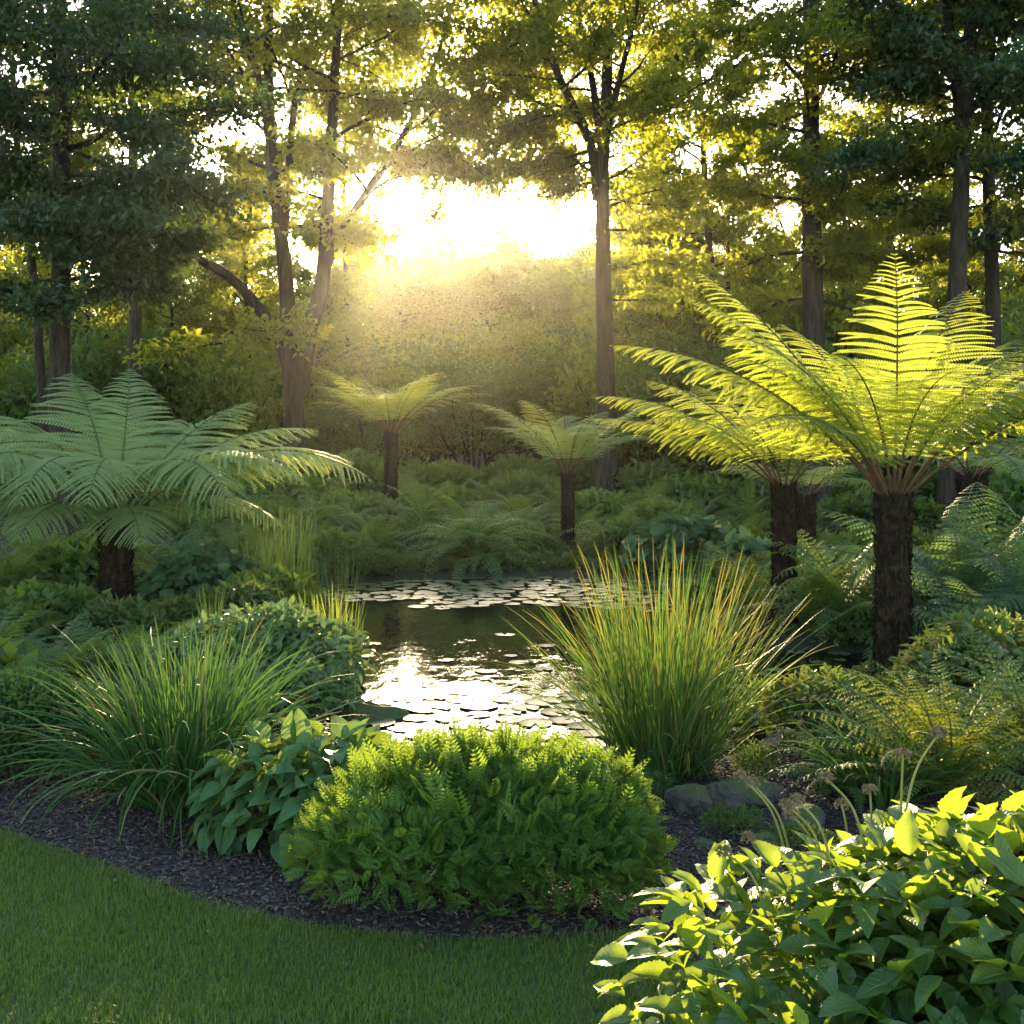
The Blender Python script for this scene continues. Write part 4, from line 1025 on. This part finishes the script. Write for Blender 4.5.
# the sunlit broad leaved plant in the right foreground, with its seed heads
HY = [tpl_leaf(.56, 19, a, f, serr=.05, wave=.016, power=.78, seed=k + 40) for k, (a, f) in enumerate(((.22, .22), (.42, .18), (.10, .28), (.6, .2)))]
hx, hy = 1.06, 2.36
hyd = bush('broad_leaved_plant', 'sunlit broad leaved plant with dry seed heads in the right foreground', (hx, hy), .92, .60, .76, 4600, .090, HY, 'hydrangea', 650, cat='plant', lobes=13, up=.05, shell=.3, jitter=.5, smooth=True, flat=1.15, nst=22, rstem=.006)
rng = np.random.default_rng(651)
hz = hyd.location.z
for (px, py, dy, bpx, bpy_) in [(826, 778, .05, 870, 830), (939, 733, .0, 900, 800), (903, 754, .1, 900, 815), (787, 805, .1, 830, 850), (797, 800, .0, 835, 845), (842, 805, .2, 850, 850), (748, 838, .1, 790, 880),
                                (724, 852, .0, 770, 890), (792, 815, .25, 822, 850), (870, 790, .2, 872, 840), (740, 776, .35, 790, 830), (752, 783, .3, 795, 835)]:
    Yh = hy + dy
    hp = np.array(wp(px, py, Yh)); bp0 = np.array(wp(bpx, bpy_ + 40, Yh + .02))
    mid = (hp + bp0) / 2 + np.array([(hp[0] - bp0[0]) * -.12, 0, .03])
    o = np.array([hx, hy, hz])
    b = Bag(); tube(b, smooth_path([bp0 - o, mid - o, hp - o], 12), np.linspace(.0032, .0024, 13), 6)
    st = obj('flower_stalk', b, MAT['stem'], hyd, True)
    hb = Bag(); m = 130; dd = rand_dirs(rng, m); dd[:, 2] = np.where(dd[:, 2] < -.5, -dd[:, 2], dd[:, 2])
    hb.inst(LEAF_R, frames(unit(rng.normal(size=(m, 3)) + dd * .8), dd) * rng.uniform(.005, .009, m)[:, None, None], hp - o + dd * .0125 * np.array([1.1, 1.1, .75]), rng.random(m))
    obj('seed_head', hb, MAT['seed'], st)

# ------------------------------------------------------------------ rocks
def rock(label, xy, size, seed, mat='stone', sink=.25, rz=0.0):
    import bmesh
    bm = bmesh.new(); bmesh.ops.create_icosphere(bm, subdivisions=5, radius=1.0)
    v = np.array([p.co for p in bm.verts]); rng = np.random.default_rng(seed)
    for k in range(9):                                # flatten by random planes for facets
        n = unit(rng.normal(size=3)); d = v @ n; lim = rng.uniform(.62, .85)
        v = v - np.outer(np.maximum(d - lim, 0) * .8, n)
    o1, o2 = rng.random(2) * 30
    f = .10 * noise2(v[:, 0] * 1.6 + o1, v[:, 1] * 1.6 + v[:, 2] * 1.3 + o2) + .035 * noise2(v[:, 0] * 5 + v[:, 2] * 4 + o2, v[:, 1] * 5 + o1)
    v = v * (1 + f)[:, None] * np.array(size)
    for p, c in zip(bm.verts, v): p.co = c
    for fc in bm.faces: fc.smooth = True
    me = bpy.data.meshes.new('rock'); bm.to_mesh(me); bm.free(); me.materials.append(MAT[mat])
    o = bpy.data.objects.new('rock', me); COL.objects.link(o)
    o.location = (xy[0], xy[1], g1(*xy) + size[2] * (1 - 2 * sink)); o.rotation_euler = (0, 0, rz)
    return tag(o, label, 'rock')
rock('grey rock touching the feathery shrub, left of two others', atY(688, 4.75), (.095, .09, .085), 1)
rock('largest grey rock at the foot of the gold tipped reeds', atY(745, 4.85), (.19, .12, .09), 2, rz=.2)
rock('small pale stone lying on the mulch before the grey rocks', atY(704, 4.35), (.045, .04, .025), 3)
rock('grey rock right of the largest one, half behind the sunlit plant', atY(800, 4.6), (.11, .1, .075), 4)
rock('low dark rock between the grey rocks and the sunlit plant', atY(770, 4.25), (.08, .07, .045), 5)
rock('mossy rock jutting into the pond at left', atY(364, 6.75), (.30, .22, .23), 6, 'mossy', rz=.3)
rock('smaller mossy rock behind the silvery plant', atY(335, 7.6), (.2, .2, .13), 7, 'mossy')
rock('dark stone at the water edge under the low flowering plant', atY(772, 6.5), (.16, .12, .09), 8, 'stone')
rock('mossy stone on the right bank beyond the largest tree fern', atY(925, 8.6), (.4, .3, .16), 9, 'mossy')

# ------------------------------------------------------------------ lily pads
def pad_mesh(seed):
    rng = np.random.default_rng(seed); b = Bag(); n = 26; notch = R(18)
    th = np.linspace(notch, 2 * pi - notch, n)
    V = [(0, 0, 0)]; A = [(0, 0, .5)]
    for rr in (.5, .9, 1.0):
        for t in th:
            e = 1 + .03 * sin(5 * t + seed)
            V.append((rr * e * cos(t), rr * e * sin(t), (.012 * sin(4 * t + seed) + .02) * rr ** 2 + (.025 if rr == 1 else 0))); A.append((t / 6.283, rr, .5))
    T = [(0, 1 + i, 2 + i) for i in range(n - 1)]
    Q = []
    for k in range(2):
        for i in range(n - 1): a = 1 + k * n + i; Q.append((a, a + n, a + n + 1, a + 1))
    b.add(np.array(V), Q, T, np.array(A))
    # a thin underside makes the pad a solid leaf
    V2 = np.array(V[:1 + n] + V[1 + 2 * n:]); V2[:, 2] -= .02
    b.add(V2, [(1 + i, 2 + i, 2 + n + i, 1 + n + i) for i in range(n - 1)], [(0, 2 + i, 1 + i) for i in range(n - 1)], np.full((len(V2), 3), .4))
    me = b.mesh('lily_pad', True); me.materials.append(MAT['pad']); return me
PADS = [pad_mesh(k) for k in range(5)]
rng = np.random.default_rng(77)
placed = []
def pads(count, xr, yr, rad, label, group, gap=.8, shape=None):
    k = tries = 0
    while k < count and tries < count * 60:
        tries += 1
        x, y = rng.uniform(*xr), rng.uniform(*yr); r = rng.uniform(*rad)
        if sdist(PONDS, [x], [y])[0] > -r * .6: continue
        if shape and not shape(x, y): continue
        if any((x - a) ** 2 + (y - c) ** 2 < ((r + d) * gap) ** 2 for a, c, d in placed): continue
        placed.append((x, y, r))
        o = obj('lily_pad', PADS[rng.integers(5)], None)
        o.location = (x, y, WATER_Z + .004 + .004 * rng.random()); o.scale = (r, r, r * .8); o.rotation_euler = (rng.normal() * .01, rng.normal() * .01, rng.random() * 6.28)
        tag(o, label, 'lily pad', group); k += 1
pads(75, (-1.3, .75), (5.9, 7.25), (.07, .18), 'lily pad in the pale cluster at the near end of the pond', 'lily pads at the near end', .93)
pads(10, (-1.3, .3), (7.6, 9.6), (.05, .09), 'lone lily pad on the open dark water', 'lily pads on the open water', 1.2)
pads(210, (-2.5, 1.9), (10.9, 13.5), (.07, .14), 'lily pad in the crowded band along the far bank', 'lily pads along the far bank', .86, lambda x, y: y > 11.1 + .35 * noise2(x * 1.3, 3.0) + (.7 if x < -1 else 0))
pads(16, (1.2, 3.0), (7.2, 8.8), (.05, .09), 'lily pad on the dark water beside the bright tree ferns', 'lily pads at the right', 1.1)

# ------------------------------------------------------------------ lawn grass, mulch chips, ground cover
rng = np.random.default_rng(900)
def sample(n, xr, yr, f):
    x = rng.uniform(*xr, n); y = rng.uniform(*yr, n); k = f(x, y); return x[k], y[k]
lawn_in = lambda x, y: sdist(LAWNS, x, y) < 0.012 * rng.normal(size=len(x)) 
xa, ya = sample(430000, (-3.4, 1.2), (2.55, 5.6), lawn_in)
xb, yb = sample(60000, (-3.4, 2.0), (-.5, 2.55), lawn_in)
x = np.concatenate([xa, xb]); y = np.concatenate([ya, yb]); m = len(x)
hgt = rng.uniform(.016, .036, m) * (1 + .22 * noise2(x * 5, y * 5)); wdt = rng.uniform(.0014, .0026, m)
wdt[len(xa):] *= 2.0
az = rng.random(m) * 6.28; ln = rng.uniform(.1, .75, m)
dx, dy = np.cos(az), np.sin(az)
base = np.stack([x, y, np.full(m, .011)], -1); sv = np.stack([-dy, dx, 0 * dx], -1) * wdt[:, None] / 2
fw = np.stack([dx, dy, 0 * dx], -1); upv = np.array([0, 0, 1.0])
p1 = base + fw * (hgt * ln * .3)[:, None] + upv * (hgt * .55)[:, None]; p2 = base + fw * (hgt * ln)[:, None] + upv * (hgt * (1 - .3 * ln))[:, None]
v = np.stack([base - sv, base + sv, p1 - sv * .85, p1 + sv * .85, p2], 1)
k = np.arange(m)[:, None] * 5
a = np.empty((m, 5, 3)); a[..., 0] = .5; a[..., 1] = np.array([0, 0, .5, .5, 1]); a[..., 2] = rng.random(m)[:, None]
b = Bag(); b.add(v.reshape(-1, 3), k + np.array([0, 1, 3, 2]), k + np.array([2, 3, 4]), a.reshape(-1, 3))
tag(obj('grass', b, MAT['lawn_blade']), 'short mown green grass of the lawn', 'grass', kind='stuff')

bed_in = lambda x, y: (sdist(LAWNS, x, y) > 0.02 * np.abs(rng.normal(size=len(x))) - .01) & (sdist(PONDS, x, y) > .2)
x, y = sample(80000, (-3.6, 2.2), (2.3, 5.9), bed_in); m = len(x)
bxv = np.array([[i, j, k] for k in (-1, 1) for j in (-1, 1) for i in (-1, 1)], float) * .5
bxq = np.array([(0, 2, 3, 1), (4, 5, 7, 6), (0, 1, 5, 4), (2, 6, 7, 3), (0, 4, 6, 2), (1, 3, 7, 5)])
sz = np.stack([rng.uniform(.003, .009, m), rng.uniform(.007, .026, m), rng.uniform(.002, .005, m)], -1)
d = unit(np.stack([rng.normal(size=m), rng.normal(size=m), rng.normal(size=m) * .22], -1)); nn = unit(rng.normal(size=(m, 3)) * .35 + np.array([0, 0, 1]))
Mx = frames(d, nn) * sz[:, None, :]
b = Bag(); b.inst((bxv, bxq, np.zeros((0, 3), int), np.zeros((8, 2))), Mx, np.stack([x, y, gz(x, y) + rng.uniform(.006, .018, m)], -1), rng.random(m))
tag(obj('mulch_chips', b, MAT['mulch_chip']), 'dark bark chips covering the planting bed', 'mulch', kind='stuff')

x, y = sample(260, (-3.4, 1.6), (2.9, 5.6), lambda x, y: (sdist(LAWNS, x, y) > -.15) | (rng.random(len(x)) < .12)); m = len(x)
b = Bag(); b.inst(LEAF_N, frames(unit(rng.normal(size=(m, 3)) * np.array([1, 1, .15])), unit(rng.normal(size=(m, 3)) * .3 + np.array([0, 0, 1]))) * rng.uniform(.02, .045, m)[:, None, None],
                  np.stack([x, y, gz(x, y) + np.where(sdist(LAWNS, x, y) < 0, .04, .022)], -1), rng.random(m))
tag(obj('leaf_litter', b, MAT['dead_leaf']), 'scattered fallen brown leaves on bed and lawn', 'fallen leaves', kind='stuff')

cov = lambda x, y: (sdist(LAWNS, x, y) > .9 + .4 * noise2(x * 2, y * 2)) & (sdist(PONDS, x, y) > .04) & ((y > 6.2) | (np.abs(x) > 2.0))
x1, y1 = sample(90000, (-5.5, 6.5), (5.2, 15), cov); x2, y2 = sample(80000, (-15, 16), (13, 34), cov)
x = np.concatenate([x1, x2]); y = np.concatenate([y1, y2]); m = len(x)
cl_ = np.clip(.5 + .6 * noise2(x * 1.7, y * 1.7), .08, 1.2)
P = np.stack([x, y, gz(x, y) + rng.random(m) * .16 * cl_ * (1 + (y > 13) * .5)], -1)
d = unit(rng.normal(size=(m, 3)) * np.array([1, 1, .35]) + np.array([0, 0, .25])); nn = unit(rng.normal(size=(m, 3)) * .5 + np.array([0, 0, 1]))
sz = rng.uniform(.03, .07, m) * (1 + (y > 13) * .7)
b = Bag(); b.inst(LEAF, frames(d, nn) * sz[:, None, None], P, rng.random(m))
tag(obj('ground_cover', b, MAT['cover']), 'low leafy ground cover between the ferns and shrubs', 'ground cover', kind='stuff')

# ------------------------------------------------------------------ haze
import bmesh
bm = bmesh.new(); bmesh.ops.create_cube(bm, size=1.0)
for vv in bm.verts: vv.co = Vector((vv.co.x * 130, vv.co.y * 110 + 42, (vv.co.z + .5) * 24 - 1.8))
me = bpy.data.meshes.new('haze'); bm.to_mesh(me); bm.free()
hm = bpy.data.materials.new('haze'); hm.use_nodes = True; n = hm.node_tree; n.nodes.clear()
ho = n.nodes.new('ShaderNodeOutputMaterial'); pv = n.nodes.new('ShaderNodeVolumePrincipled')
pv.inputs['Color'].default_value = (1.0, 0.95, 0.85, 1); pv.inputs['Density'].default_value = 0.00019; pv.inputs['Anisotropy'].default_value = 0.89
n.links.new(pv.outputs[0], ho.inputs['Volume'])
me.materials.append(hm)
hz_o = bpy.data.objects.new('haze', me); COL.objects.link(hz_o); tag(hz_o, 'thin warm evening haze', 'haze', kind='stuff')
